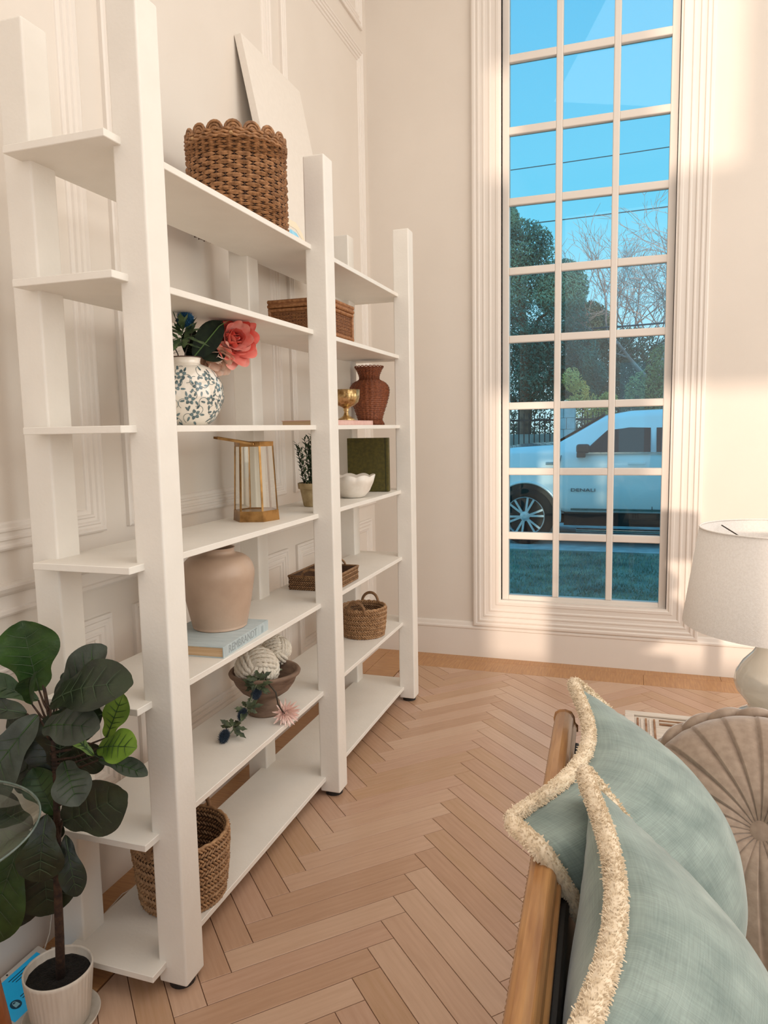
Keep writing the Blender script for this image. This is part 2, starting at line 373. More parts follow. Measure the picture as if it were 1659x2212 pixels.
shape('painted_band', [(.225, .01), (.255, .01), (.25, .12), (.22, .2), (.17, .24), (.03, .235), (.02, .205), (.15, .205), (.20, .17), (.22, .1)], CREP)
shape('painted_patch', [(.47, .01), (.60, .01), (.60, .10), (.57, .18), (.50, .20), (.46, .10)], GREYP)

# ---- 3 cane box on second shelf
CANE = mat('cane', '#7d4c28', '#a06a3c', rough=.5, scale=50, stretch=(1, 1, 4)); CANED = mat('cane_dark', '#2a170c', rough=.8); RATT = mat('rattan_wrap', '#8a5730', '#b17c4e', rough=.45, scale=80)
t = thing('cane_box', 'lidded brown rattan and cane box behind the middle post on the second shelf', 'box', (-1.338, 3.022, Z[2]))
hx, hy, bz, lz = .138, .150, .120, .154
MB().box(-hx + .012, hx - .012, -hy + .012, hy - .012, .004, bz - .002).mesh('liner', CANED, t)
def wrapped(p, q, r):
    m = MB(); p, q = V3(*p), V3(*q); n = int((q - p).length / .0055); d = (q - p) / n
    pts = []; rr = []
    for i in range(n * 2 + 1): pts.append(p + d * i / 2); rr.append(r * (1.05 if i % 2 else .88))
    return m.tube(pts, rr, 6)
for sx in (-1, 1):
    for sy in (-1, 1): wrapped((sx * (hx - .006), sy * (hy - .006), 0), (sx * (hx - .006), sy * (hy - .006), bz), .0085).mesh('corner_post', RATT, t, smooth=True)
for z, nm in ((.008, 'bottom_rail'), (bz - .008, 'top_rail')):
    for s_ in (-1, 1):
        wrapped((-hx, s_ * (hy - .006), z), (hx, s_ * (hy - .006), z), .0085).mesh(nm, RATT, t, smooth=True)
        wrapped((s_ * (hx - .006), -hy, z), (s_ * (hx - .006), hy, z), .0085).mesh(nm, RATT, t, smooth=True)
def cane_panel(w, h, fn):
    m = MB(); g = .0145
    def strip(a, b_): m.bar(fn(*a), fn(*b_), .0034, .0012, fn(0, 0, 1) - fn(0, 0, 0))
    for i in range(int(w / g) + 1):
        x = -w / 2 + i * g
        strip((x - .0022, 0, 0), (x - .0022, h, 0)); strip((x + .0022, 0, 0), (x + .0022, h, 0))
    for j in range(int(h / g) + 1):
        z = j * g; strip((-w / 2, z - .002, .001), (w / 2, z - .002, .001)); strip((-w / 2, min(h, z + .002), .001), (w / 2, min(h, z + .002), .001))
    c = -w / 2 - h
    while c < w / 2:
        a = max(c, -w / 2); e_ = min(c + h, w / 2)
        if e_ > a: strip((a, a - c, .002), (e_, e_ - c, .002)); strip((-a, a - c, .002), (-e_, e_ - c, .002))
        c += g
    return m
for s_ in (-1, 1):
    o = cane_panel(2 * hy - .03, bz - .03, lambda u, v, d, s_=s_: V3(s_ * (hx - .0085 + d), u, v + .015)).mesh('cane_panel', CANE, t)
    o = cane_panel(2 * hx - .03, bz - .03, lambda u, v, d, s_=s_: V3(u, s_ * (hy - .0085 + d), v + .015)).mesh('cane_panel', CANE, t)
lid = MB().box(-hx, hx, -hy, hy, bz + .006, lz - .004).mesh('lid', CANE, t, bevel=.003)
for s_ in (-1, 1):
    for z in (bz + .009, lz - .007):
        wrapped((-hx - .002, s_ * (hy - .004), z), (hx + .002, s_ * (hy - .004), z), .0088).mesh('lid_edge', RATT, lid, smooth=True)
        wrapped((s_ * (hx - .004), -hy - .002, z), (s_ * (hx - .004), hy + .002, z), .0088).mesh('lid_edge', RATT, lid, smooth=True)

# ---- 4 floral vase with bouquet
def floral_mat():
    m = mat('floral_porcelain', '#efe6d8', '#f4ece0', rough=.12, scale=6, coat=.6); n = m.node_tree; L = n.links.new; b_ = n.nodes['Principled BSDF']
    src = [q for q in n.nodes if q.type == 'VALTORGB'][0]; tcn = [q for q in n.nodes if q.type == 'TEX_COORD'][0]; cur = src.outputs[0]
    return m
PORC = mat('porcelain_cream', '#e9dfd0', '#f1e8da', rough=.12, scale=12, coat=.6)
INK = mat('blue_grey_glaze', '#3f5459', '#6f8689', rough=.15, scale=60, coat=.5)
VC = (-1.36, 2.06)
t = thing('ginger_jar', 'round cream porcelain vase with blue grey flowers on the middle shelf', 'vase', (VC[0], VC[1], Z[3]))
prof = [(0, .002), (.055, 0), (.062, .004), (.085, .022), (.104, .05), (.1155, .085), (.1165, .105), (.112, .135), (.098, .165), (.078, .184), (.060, .193), (.048, .197), (.046, .203), (.048, .214), (.051, .218), (.046, .218), (.042, .205), (.040, .19), (0, .19)]
body = MB().lathe(prof, 56).mesh('body', PORC, t, smooth=True)
def prof_r(z):
    for (r0, z0), (r1, z1) in zip(prof[:12], prof[1:12]):
        if z0 <= z <= z1: return r0 + (r1 - r0) * (z - z0) / max(1e-6, z1 - z0), atan2(r1 - r0, z1 - z0)
    return .05, 0
def on_pot(a, z, off=.0008):
    r, sl = prof_r(z); return V3((r + off * cos(sl)) * cos(a), (r + off * cos(sl)) * sin(a), z - off * sin(sl))
ink = MB(); random.seed(5)
def decal(a, z, ang, l, w):
    """leaf / petal shaped glaze patch on the pot"""
    r, _ = prof_r(z); pts = []
    for q in range(8):
        th = 2 * pi * q / 8; x = l / 2 * cos(th); y = w / 2 * sin(th) * (1 - .35 * cos(th))
        X_ = x * cos(ang) - y * sin(ang); Y_ = x * sin(ang) + y * cos(ang)
        pts.append(on_pot(a + X_ / r, min(.19, max(.004, z + Y_))))
    ink.add(pts + [on_pot(a, z, .0012)], [(8, q, (q + 1) % 8) for q in range(8)])
def vine(a, z, ang, curl, n, l=.006):
    r, _ = prof_r(z); pts = []
    for i in range(n):
        pts.append(on_pot(a, z, .0006)); a += l * cos(ang) / r; z += l * sin(ang); z = min(.19, max(.006, z)); ang += curl
    ink.tube(pts, .00075, 4)
for zi, z in enumerate((.032, .075, .118, .155)):
    nfl = [8, 10, 10, 8][zi]
    for k in range(nfl):
        a = 2 * pi * (k + .5 * (zi % 2) + random.uniform(-.12, .12)) / nfl; zz = z + random.uniform(-.006, .006); rr, _ = prof_r(zz)
        ph = random.uniform(0, 6)
        for q in range(5): decal(a + .0105 * cos(ph + q * 1.257) / rr, zz + .0105 * sin(ph + q * 1.257), ph + q * 1.257, .0125, .0105)
        for q in range(5):
            d = random.uniform(.020, .030); an = ph + 1.25 * q + .6; decal(a + d * cos(an) / rr, zz + d * sin(an), an + random.uniform(-.5, .5), .016, .0065)
        vine(a + .012 / rr, zz, random.uniform(-1, 1), random.choice((-.45, .45)), 9); vine(a - .012 / rr, zz, random.uniform(2.2, 4), random.choice((-.4, .4)), 9)
ink.mesh('floral_glaze', INK, t, smooth=True)
b = MB(); b.lathe([(.0515, .2165), (.052, .2195), (.047, .2205), (.0445, .2175)], 40, rad=lambda r, z, a, i: r * (1 + .01 * sin(14 * a))); b.mesh('rim', mat('brown_rim', '#4a3020', rough=.4), t, smooth=True)

def petal(m, base, d, n, L_, Wd, cup, mi=0, ruff=.0, tip=.25, rnd=.78):
    """curved petal grid from base in direction d, facing n"""
    d = d.normalized(); n = (n - d * n.dot(d)).normalized(); s_ = d.cross(n); vs = []
    ku = 5; kv = 5
    for i in range(ku):
        u = i / (ku - 1); wv = Wd * (sin(pi * (u * rnd + .10)) ** .8) * (1 - tip * u)
        for j in range(kv):
            v = -1 + 2 * j / (kv - 1)
            vs.append(base + d * L_ * (u - (.12 if rnd > .7 else .34) * v * v * u) + s_ * v * wv / 2 + n * (cup * (u * u) * L_ - abs(v) ** 2 * cup * .35 * Wd + ruff * sin(v * 5 + u * 7 + base.x * 300) * u))
    m.add(vs, [(i * kv + j, i * kv + j + 1, (i + 1) * kv + j + 1, (i + 1) * kv + j) for i in range(ku - 1) for j in range(kv - 1)], mi)
def flower(name, c, ax, rad, layers, m, parent, seed=0, ruff=.003, wid=.9, openness=1.0, cup=.5, rnd=.78, tip=.25, zmax=None):
    random.seed(seed); ax = ax.normalized(); a1 = ax.orthogonal().normalized(); a2 = ax.cross(a1); g = MB()
    for li, (n_, ro, tilt, l_) in enumerate(layers):
        for k in range(n_):
            a = 2 * pi * (k + .5 * (li % 2) + random.uniform(-.15, .15)) / n_; rad_d = a1 * cos(a) + a2 * sin(a); tt = tilt + random.uniform(-.12, .12)
            d = rad_d * cos(tt) + ax * sin(tt); nn = ax * cos(tt) - rad_d * sin(tt)
            petal(g, c + rad_d * rad * ro * .15, d, nn, rad * l_ * random.uniform(.9, 1.08), rad * wid * l_ * random.uniform(.85, 1.1), cup, li % (len(m) if isinstance(m, list) else 1), ruff, tip, rnd)
    if zmax: g.v = [(x, y, min(z, zmax)) for x, y, z in g.v]
    return g.mesh(name, m, parent, smooth=True, subd=1)
def thistle(name, c, ax, r, m, parent, n=170, seed=1, stretch=1.2):
    random.seed(seed); g = MB(); ax = ax.normalized()
    for k in range(n):
        zz = 1 - 2 * (k + .5) / n; a = k * 2.399963; q = sqrt(1 - zz * zz); d = V3(q * cos(a), q * sin(a), zz); d = d + ax * d.dot(ax) * (stretch - 1)
        s_ = d.orthogonal().normalized() * r * .09; s2 = d.cross(s_).normalized() * r * .09
        p0 = c + d * r * .55; p1 = c + d * r * random.uniform(.9, 1.12)
        g.add([p0 + s_, p0 - s_ * .5 + s2, p0 - s_ * .5 - s2, p1], [(0, 1, 3), (1, 2, 3), (2, 0, 3)])
    g2 = [c + V3(cos(a) * sin(b_), sin(a) * sin(b_), cos(b_)) * r * .62 for b_ in [pi * i / 8 for i in range(9)] for a in [2 * pi * j / 12 for j in range(12)]]
    g.add(g2, [(i * 12 + j, (i + 1) * 12 + j, (i + 1) * 12 + (j + 1) % 12, i * 12 + (j + 1) % 12) for i in range(8) for j in range(12)])
    return g.mesh(name, m, parent)
def blade(m, base, d, n, L_, Wd, curl=.2, teeth=0, mi=0, fold=.15):
    d = d.normalized(); n = (n - d * n.dot(d)).normalized(); s_ = d.cross(n); vs = []; K = 7 if not teeth else teeth * 2 + 1
    for i in range(K):
        u = i / (K - 1); w = Wd / 2 * (sin(pi * min(1, u * .92 + .06)) ** .75)
        if teeth and i % 2: w *= .55
        if i == K - 1: w = .0003
        p = base + d * L_ * u + n * (curl * L_ * (u * u)); 
        vs += [p - s_ * w + n * fold * w, p, p + s_ * w + n * fold * w]
    m.add(vs, [q for i in range(K - 1) for q in ((i * 3, i * 3 + 1, i * 3 + 4, i * 3 + 3), (i * 3 + 1, i * 3 + 2, i * 3 + 5, i * 3 + 4))], mi)
LEAFG = mat('leaf_sage', '#3c5136', '#64794f', rough=.55, scale=40); LEAFD = mat('leaf_dark', '#0f1810', '#1b2716', rough=.75, scale=40, spec=.2)
THB = mat('thistle_blue', '#1f4f78', '#3f7fa8', rough=.8, scale=200); THN = mat('thistle_navy', '#1b2835', '#38485a', rough=.8, scale=200)
COR = [mat('petal_coral', '#e8574a', '#f08374', rough=.6, scale=25, subsurf=.15), mat('petal_pink', '#f08c7e', '#f7bcae', rough=.6, scale=22, subsurf=.15), mat('petal_rose', '#ea6a5c', '#f3998a', rough=.6, scale=22, subsurf=.15)]
CREM = mat('petal_cream', '#f0c8ae', '#f6dccb', rough=.6, scale=30, subsurf=.15)
STEM = mat('stem_brown', '#2c2419', '#3d3323', rough=.6)
bq = thing('bouquet', 'artificial bouquet of coral peony, blue thistle and dark leaves in the floral vase', 'flowers', (VC[0], VC[1], Z[3] + .20))
b = MB()
b.tube([(0, 0, -.12), (.01, .02, .02), (.05, .13, .09)], .0025, 6); b.tube([(0, 0, -.12), (.0, 0, .03), (.02, .03, .125)], .002, 6); b.tube([(0, 0, -.12), (-.02, -.01, .03), (-.05, -.02, .10)], .002, 6)
b.mesh('stem', STEM, bq, smooth=True)
LAY = [(9, 1, -.75, .9), (9, 1, -.3, .98), (9, 1, .1, 1.0), (8, .9, .45, .95), (8, .8, .75, .88), (7, .6, 1.0, .8), (6, .4, 1.2, .7), (5, .2, 1.4, .6)]
flower('peony', V3(.045, .215, .095), V3(.55, -.42, .05), .088, LAY, COR, bq, 3, .006, .76, cup=.32, rnd=.55, tip=0, zmax=.1525)
flower('cream_bloom', V3(.0, .165, .035), V3(.4, -.35, -.5), .070, LAY[1:6], CREM, bq, 8, .005, .8, cup=.3, rnd=.55, tip=0)
thistle('thistle_head', V3(.01, -.005, .138), V3(.3, -.3, 1), .030, THB, bq, 260, 2, 1.0)
b = MB(); random.seed(21)
blade(b, V3(.02, .02, .02), V3(.12, .26, .33), V3(.7, -.6, .1), .19, .085, -.1); blade(b, V3(.03, .05, .02), V3(.0, .30, .06), V3(.7, -.5, .4), .14, .06, .1)
blade(b, V3(0, .02, .02), V3(-.1, .2, .2), V3(.7, -.6, .1), .15, .07, .1)
b.v = [(x, y, min(z, .15)) for x, y, z in b.v]
b.mesh('broad_leaf', LEAFD, bq, smooth=True, subd=1)
MB().tube([(.02, .02, .022), (.062, .112, .128), (.076, .15, .150)], [.0025, .0018, .0008], 5).mesh('midrib', mat('midrib_green', '#4d6b34', rough=.6), bq)
b = MB()
for k in range(34):
    a = random.uniform(0, 6.28); el = random.uniform(-.5, 1.1); d = V3(cos(a) * cos(el), sin(a) * cos(el), sin(el))
    blade(b, V3(.0, -.01, .05) + d * .012 + V3(0, 0, random.uniform(-.01, .055)), d, V3(0.3, -.3, 1), random.uniform(.045, .085), .026, random.uniform(-.3, .2), teeth=3)
b.mesh('thistle_leaves', LEAFG, bq, smooth=True)['kind'] = 'stuff'

# ---- books helper
PAPER = mat('page_block', '#c9a57c', '#dcbf9a', rough=.8, scale=4, stretch=(1, 1, 120))
def book(name, label, loc, rz, w, l, h, cover, group=None, tilt=None, spine=1, pages=PAPER):
    t = thing(name, label, 'book', loc, rz, group); c = .003
    MB().box(-w / 2, w / 2, -l / 2, l / 2, 0, c).box(-w / 2, w / 2, -l / 2, l / 2, h - c, h).box(spine * (w / 2) - (c if spine > 0 else 0), spine * (w / 2) + (0 if spine > 0 else c), -l / 2, l / 2, c, h - c).mesh('cover', cover, t, bevel=.001)
    MB().box(-w / 2 + .004, w / 2 - .004, -l / 2 + .004, l / 2 - .004, c, h - c).mesh('pages', pages, t); return t
# ---- 5 pink book + goblet
PINKB = mat('cover_pink', '#d9ab9f', '#e3bcb0', rough=.5, scale=30)
book('thin_book', 'thin pink book lying flat under the gold goblet on the middle shelf', (-1.325, 3.17, Z[3]), 0, .20, .86 * .36 * 2, .0225, PINKB)
GOLD = mat('gold_leafed', '#8f6c3e', '#d8bd8a', rough=.28, scale=40, metal=.9, contrast=(.3, .6), bump=.2, bscale=60)
t = thing('goblet', 'fluted gold footed goblet standing on the pink book', 'goblet', (-1.32, 3.36, Z[3] + .0228))
flute = lambda r, z, a, i: r * (1 + (.035 * abs(cos(9 * a)) if r > .02 else 0))
MB().lathe([(.0, .0), (.044, 0), (.045, .005), (.034, .012), (.018, .022), (.012, .034), (.010, .044), (.015, .052), (.012, .058), (.020, .066), (.042, .075), (.057, .090), (.064, .112), (.066, .150), (.063, .150), (.060, .112), (.052, .092), (.03, .078), (0, .074)], 72, rad=flute).mesh('bowl', GOLD, t, smooth=True)

# ---- 6 wicker vase
WV = mat('wicker_red_brown', '#6a351c', '#94532f', rough=.5, scale=120, bump=.2, bscale=300)
t = thing('wicker_vase', 'reddish brown wicker vase with flared scalloped neck on the middle shelf', 'vase', (-1.372, 3.85, Z[3]))
vp = [(.080, .0), (.078, .012), (.069, .028), (.070, .04), (.080, .075), (.094, .115), (.105, .155), (.110, .185), (.106, .212), (.088, .234), (.062, .248), (.055, .256), (.057, .272), (.066, .295), (.078, .318)]
def sample(prof, n):
    out = []; seg = len(prof) - 1
    for i in range(n):
        u = i / (n - 1) * seg; k = min(seg - 1, int(u)); f_ = u - k
        p = [prof[max(0, min(seg, k + d))] for d in (-1, 0, 1, 2)]
        out.append(tuple(.5 * ((2 * p[1][q]) + (-p[0][q] + p[2][q]) * f_ + (2 * p[0][q] - 5 * p[1][q] + 4 * p[2][q] - p[3][q]) * f_ * f_ + (-p[0][q] + 3 * p[1][q] - 3 * p[2][q] + p[3][q]) * f_ ** 3) for q in (0, 1)))
    return out
NR_ = 216
MB().lathe(sample(vp, NR_), 132, rad=lambda r, z, a, i: r + .0022 * (sin(i * pi / 2) * (1 if (int(i / 4) % 2) == 0 else 1)) * (1 + .6 * cos(22 * a + pi * (int(i / 4) % 2))) + (.0015 * cos(22 * a)) ).mesh('woven_body', WV, t, smooth=True)
MB().lathe([(p[0] - .006, p[1]) for p in sample(vp, 40)] + [], 48).mesh('inner_wall', WICKD, t, smooth=True)
b = MB()
for k in range(22):
    a0 = 2 * pi * k / 22
    b.tube([(.0785 * cos(a0 + .95 * pi / 22 * cos(q)), .0785 * sin(a0 + .95 * pi / 22 * cos(q)), .316 + .007 * sin(q)) for q in [pi * j / 6 for j in range(7)]], .0026, 5)
b.mesh('scalloped_rim', WV, t, smooth=True)

# ---- 7 brass lantern
BRASS = mat('aged_brass', '#7a5a34', '#a98250', rough=.32, scale=20, metal=.95); LG = glass_mat('lantern_glass', (.98, .98, .96), .35)
t = thing('lantern', 'hexagonal brass and glass lantern with its handle folded aside', 'lantern', (-1.36, 2.49, Z[4]), radians(15))
def hexring(m, r0, z0, r1, z1, th):
    P = [(cos(pi / 3 * k), sin(pi / 3 * k)) for k in range(6)]
    v = [(r0 * x, r0 * y, z0) for x, y in P] + [(r1 * x, r1 * y, z1) for x, y in P] + [((r1 - th) * x, (r1 - th) * y, z1) for x, y in P] + [((r0 - th) * x, (r0 - th) * y, z0) for x, y in P]
    m.add(v, [(a * 6 + k, a * 6 + (k + 1) % 6, ((a + 1) % 4) * 6 + (k + 1) % 6, ((a + 1) % 4) * 6 + k) for a in range(4) for k in range(6)])
b = MB(); hexring(b, .090, 0, .087, .040, .0025); b.mesh('base_band', BRASS, t)
b = MB(); b.add([(.085 * cos(pi / 3 * k), .085 * sin(pi / 3 * k), .004) for k in range(6)], [tuple(range(6))]); b.add([(.085 * cos(pi / 3 * k), .085 * sin(pi / 3 * k), .036) for k in range(6)], [tuple(range(6))]); b.mesh('base_plate', BRASS, t)
b = MB(); hexring(b, .075, .282, .0755, .300, .006); b.mesh('top_ring', BRASS, t)
for k in range(6):
    a = pi / 3 * k; b = MB(); b.bar((.083 * cos(a), .083 * sin(a), .038), (.0725 * cos(a), .0725 * sin(a), .284), .0075, .004, (cos(a), sin(a), 0)); b.mesh('post', BRASS, t)
    a2 = a + pi / 3; r0, r1 = .083, .0725
    v, f = solid([(r0 * cos(a), r0 * sin(a), .04), (r0 * cos(a2), r0 * sin(a2), .04), (r1 * cos(a2), r1 * sin(a2), .283), (r1 * cos(a), r1 * sin(a), .283)], -.0015, (cos(a + pi / 6), sin(a + pi / 6), 0)); link('pane', v, f, LG, t)
b = MB(); c15, s15 = cos(-radians(15)), sin(-radians(15))
rotd = lambda x, y, z: V3(x * c15 - y * s15, x * s15 + y * c15, z)
p1, p2 = rotd(.033, -.066, .292), rotd(-.033, .066, .292); dd = rotd(-.118, -.078, .026)
path = [p1, p1 + dd * .9, p1 + dd + (p2 - p1) * .08, p2 + dd + (p1 - p2) * .08, p2 + dd * .9, p2]
for i in range(5): b.bar(path[i], path[i + 1], .0028, .008, (0, 0, 1))
for p in (p1, p2): b.lathe([(0, 0), (.004, 0), (.004, .006), (0, .006)], 10, (p.x, p.y)); 
b.v = [(x, y, z if z > .01 else z + .289) for x, y, z in b.v]; b.mesh('handle', BRASS, t)

# ---- 8 little potted herb
t = thing('potted_herb', 'small artificial rosemary plant in a tan clay pot behind the middle post', 'plant', (-1.335, 3.005, Z[4]))
CLAY = mat('tan_clay', '#a08a62', '#b8a27a', rough=.8, scale=30, bump=.3, bscale=60)
MB().lathe([(0, 0), (.055, 0), (.058, .004), (.072, .078), (.080, .080), (.082, .104), (.078, .106), (.074, .095), (0, .092)], 32).mesh('pot', CLAY, t, smooth=False, bevel=.001)
MB().lathe([(0, .098), (.05, .097), (.075, .092)], 20).mesh('soil', mat('dark_soil', '#20180f', '#332617', rough=.95, scale=120, bump=.6, bscale=120), t)
HERB = mat('herb_green', '#22331f', '#3d5233', rough=.5, scale=50); b = MB(); random.seed(9)
for k in range(46):
    a = random.uniform(0, 6.28); r = random.uniform(.0, .062); x, y = r * cos(a), r * sin(a); hgt = random.uniform(.15, .225) * (1.12 - r * 3); lx, ly = cos(a) * r * .55, sin(a) * r * .55
    pts = [V3(x + lx * q, y + ly * q, .095 + hgt * q) for q in [i / 5 for i in range(6)]]; b.tube(pts, .0013, 4)
    nn = int(hgt / .007)
    for i in range(nn):
        u = (i + 1) / nn; p = V3(x + lx * u, y + ly * u, .095 + hgt * u); aa = i * 2.4 + k
        blade(b, p, V3(cos(aa), sin(aa), .9), V3(-cos(aa), -sin(aa), 1), .024, .0075, -.1)
b.mesh('foliage', HERB, t)['kind'] = 'stuff'

# ---- 9 green book and scalloped bowl
GREENB = mat('cover_olive', '#433d0e', '#544c15', rough=.6, scale=60)
t = thing('upright_book', 'dark olive green book standing upright behind the white scalloped bowl', 'book', (-1.375, 3.735, Z[4]), radians(3))
t0 = .030
MB().box(-.09, .138, -.003, 0, .002, .292).box(-.09, .138, t0 - .003, t0, .002, .292).box(.134, .141, -.001, t0 + .001, .002, .292).mesh('cover', GREENB, t, bevel=.0015)
MB().box(.124, .1275, -.0042, -.0028, .002, .292).mesh('spine_groove', mat('olive_dark', '#26280c', rough=.7), t)
MB().box(-.086, .133, 0, t0 - .003, .006, .288).mesh('pages', PAPER, t)
WCER = mat('white_ceramic', '#e4dacd', '#efe7dc', rough=.3, scale=20)
t = thing('scalloped_bowl', 'white ceramic bowl with wavy scalloped rim on the fourth shelf', 'bowl', (-1.315, 3.41, Z[4]))
wav = lambda r, z, a, i: r * (1 + .05 * abs(cos(4.5 * a)) * min(1, z / .08))
b = MB().lathe([(0, 0), (.045, 0), (.06, .006), (.085, .034), (.102, .072), (.112, .105), (.108, .106), (.097, .074), (.08, .04), (.055, .014), (0, .010)], 96, rad=wav)
b.v = [(x, y, z + .009 * (z / .1) ** 2 * abs(cos(4.5 * atan2(y, x)))) for x, y, z in b.v]; b.mesh('bowl', WCER, t, smooth=True)

# ---- 10 terracotta vase on art book
t = book('art_book', 'pale blue art book with lettered spine lying under the large beige vase', (-1.352, 2.125, Z[5]), radians(3.5), .27, .345, .036, mat('cover_blue_linen', '#b0bdbf', '#c2cccd', rough=.8, scale=14, stretch=(1, 8, 1), bump=.15, bscale=200))
def text_obj(name, body, size, parent, m, mtx, ext=.0004, sx=1):
    cu = bpy.data.curves.new(name, 'FONT'); cu.body = body; cu.size = size; cu.extrude = ext; cu.align_x = 'CENTER'; cu.align_y = 'CENTER'
    tmp = bpy.data.objects.new(name, cu); COL.objects.link(tmp); bpy.context.view_layer.update()
    me = bpy.data.meshes.new_from_object(tmp.evaluated_get(bpy.context.evaluated_depsgraph_get())); bpy.data.objects.remove(tmp)
    me.materials.clear(); me.materials.append(m); o = bpy.data.objects.new(name, me); COL.objects.link(o); o.parent = parent
    me.transform(mtx @ Matrix.Diagonal((sx, 1, 1, 1))); return o
SPIN = Matrix(((0, 0, 1, .1352), (1, 0, 0, -.03), (0, 1, 0, .018), (0, 0, 0, 1)))
text_obj('spine_lettering', 'REMBRANDT', .036, t, mat('lettering_grey', '#949d9f', rough=.7), SPIN, sx=1.02)
text_obj('spine_lettering', '|||', .026, t, bpy.data.materials['lettering_grey'], Matrix.Translation((0, .15, 0)) @ SPIN)
BEIGE = mat('beige_stoneware', '#b79c86', '#c3a892', rough=.42, scale=10, bump=.05, bscale=60)
t = thing('large_vase', 'large matte beige stoneware vase standing on the blue art book', 'vase', (-1.352, 2.185, Z[5] + .0362))
vp = [(.0, 0), (.088, 0), (.093, .004), (.102, .045), (.112, .095), (.120, .145), (.1255, .180), (.124, .205), (.113, .232), (.092, .250), (.068, .257), (.060, .262), (.058, .272), (.061, .280)]
MB().lathe(vp[:3] + sample(vp[2:], 34) + [(.056, .279), (.052, .265), (.06, .25), (.10, .22), (.11, .15), (0, .10)], 64).mesh('body', BEIGE, t, smooth=True)

# ---- 11 woven rectangular tray
SEAG = mat('seagrass', '#7c5839', '#bd946a', rough=.6, scale=70, contrast=(.25, .7)); SEAGD = mat('seagrass_dark', '#4a3220', '#5e412a', rough=.8, scale=60); SEAGB = mat('seagrass_brown', '#6a4a2c', '#a47d56', rough=.6, scale=70, contrast=(.25, .7))
def weave_wall(m, P0, P1, h, rows, thick=.004, size=.011, mi=0):
    """chevron plait on a straight wall P0->P1, outward normal to the right"""
    P0, P1 = V3(*P0), V3(*P1); u = (P1 - P0); L_ = u.length; u.normalize(); n_ = V3(u.y, -u.x, 0); rh = h / rows; nn = int(L_ / size)
    for r in range(rows):
        for k in range(nn):
            for s_ in (0, 1):
                sg = 1 if s_ else -1; c = P0 + u * (k + .5 + (.5 * s_)) * L_ / (nn + .5) + V3(0, 0, rh * (r + .27 + .46 * s_)); d = (u + V3(0, 0, -sg * .75)).normalized(); q = n_.cross(d)
                m.loz(c + n_ * thick, d, q, n_, size * .75, size * .26, .0035 * random.uniform(.7, 1.2), mi)
t = thing('woven_tray', 'shallow rectangular woven tray with handles on the fifth shelf', 'tray', (-1.338, 3.08, Z[5]))
tx, ty, th = .110, .152, .062
b = MB().box(-tx, tx, -ty, ty, 0, .008)
for a in ((-tx, -tx + .008, -ty, ty), (tx - .008, tx, -ty, ty), (-tx + .008, tx - .008, -ty, -ty + .008), (-tx + .008, tx - .008, ty - .008, ty)): b.box(*a, .008, th)
b.mesh('tray_base', SEAGD, t)
b = MB(); random.seed(4); cs = [(-tx, -ty, 0), (tx, -ty, 0), (tx, ty, 0), (-tx, ty, 0)]
for i in range(4): weave_wall(b, cs[i], cs[(i + 1) % 4], th, 3, .001)
b.mesh('plaiting', SEAGB, t)['kind'] = 'stuff'
MB().tube([(-tx, -ty, th), (tx, -ty, th), (tx, ty, th), (-tx, ty, th)], .0055, 8, closed=True).mesh('rim', SEAGB, t, smooth=True)
for s_ in (-1, 1): MB().tube([(.045 * cos(q), s_ * (ty - .004), th + .005 + .028 * sin(q)) for q in [pi * j / 10 for j in range(11)]], .0055, 8).mesh('handle', SEAGB, t, smooth=True)

# ---- 12 pedestal bowl with rope balls and flowers
UMB = mat('weathered_terracotta', '#6d5646', '#907764', rough=.85, scale=14, stretch=(1, 1, 4), contrast=(.3, .7), bump=.2, bscale=50)
BC = (-1.33, 2.455)
t = thing('pedestal_bowl', 'weathered brown clay pedestal bowl holding two rope knots on the sixth shelf', 'bowl', (BC[0], BC[1], Z[6]))
MB().lathe([(0, 0), (.070, 0), (.074, .006), (.068, .016), (.052, .040), (.044, .056), (.048, .064), (.066, .072), (.092, .090), (.114, .120), (.126, .148), (.136, .154), (.139, .162), (.134, .169), (.124, .168), (.116, .150), (.10, .120), (.07, .092), (0, .084)], 64).mesh('bowl', UMB, t, smooth=True)
ROPE = mat('cotton_rope', '#e3d8c6', '#efe6d6', rough=.85, scale=60, stretch=(1, 1, 1), bump=.5, bscale=220)
def rope_tube(m, pts, r, tw=.012):
    """three-ply rope: main tube with ply grooves given by radius modulation around the section"""
    P = [V3(*p) for p in pts]; L_ = 0
    vs = []; n = 9; ref = None
    for i, p in enumerate(P):
        tt = (P[min(i + 1, len(P) - 1)] - P[max(0, i - 1)]).normalized()
        if i: L_ += (p - P[i - 1]).length
        if ref is None: ref = tt.orthogonal().normalized()
        ref = (ref - tt * ref.dot(tt)).normalized(); w = tt.cross(ref)
        for k in range(n):
            a = 2 * pi * k / n; q = r * (1 + .16 * cos(3 * a - 2 * pi * L_ / tw)); vs.append(p + q * (cos(a) * ref + sin(a) * w))
    m.add(vs, [(i * n + k, i * n + (k + 1) % n, (i + 1) * n + (k + 1) % n, (i + 1) * n + k) for i in range(len(P) - 1) for k in range(n)])
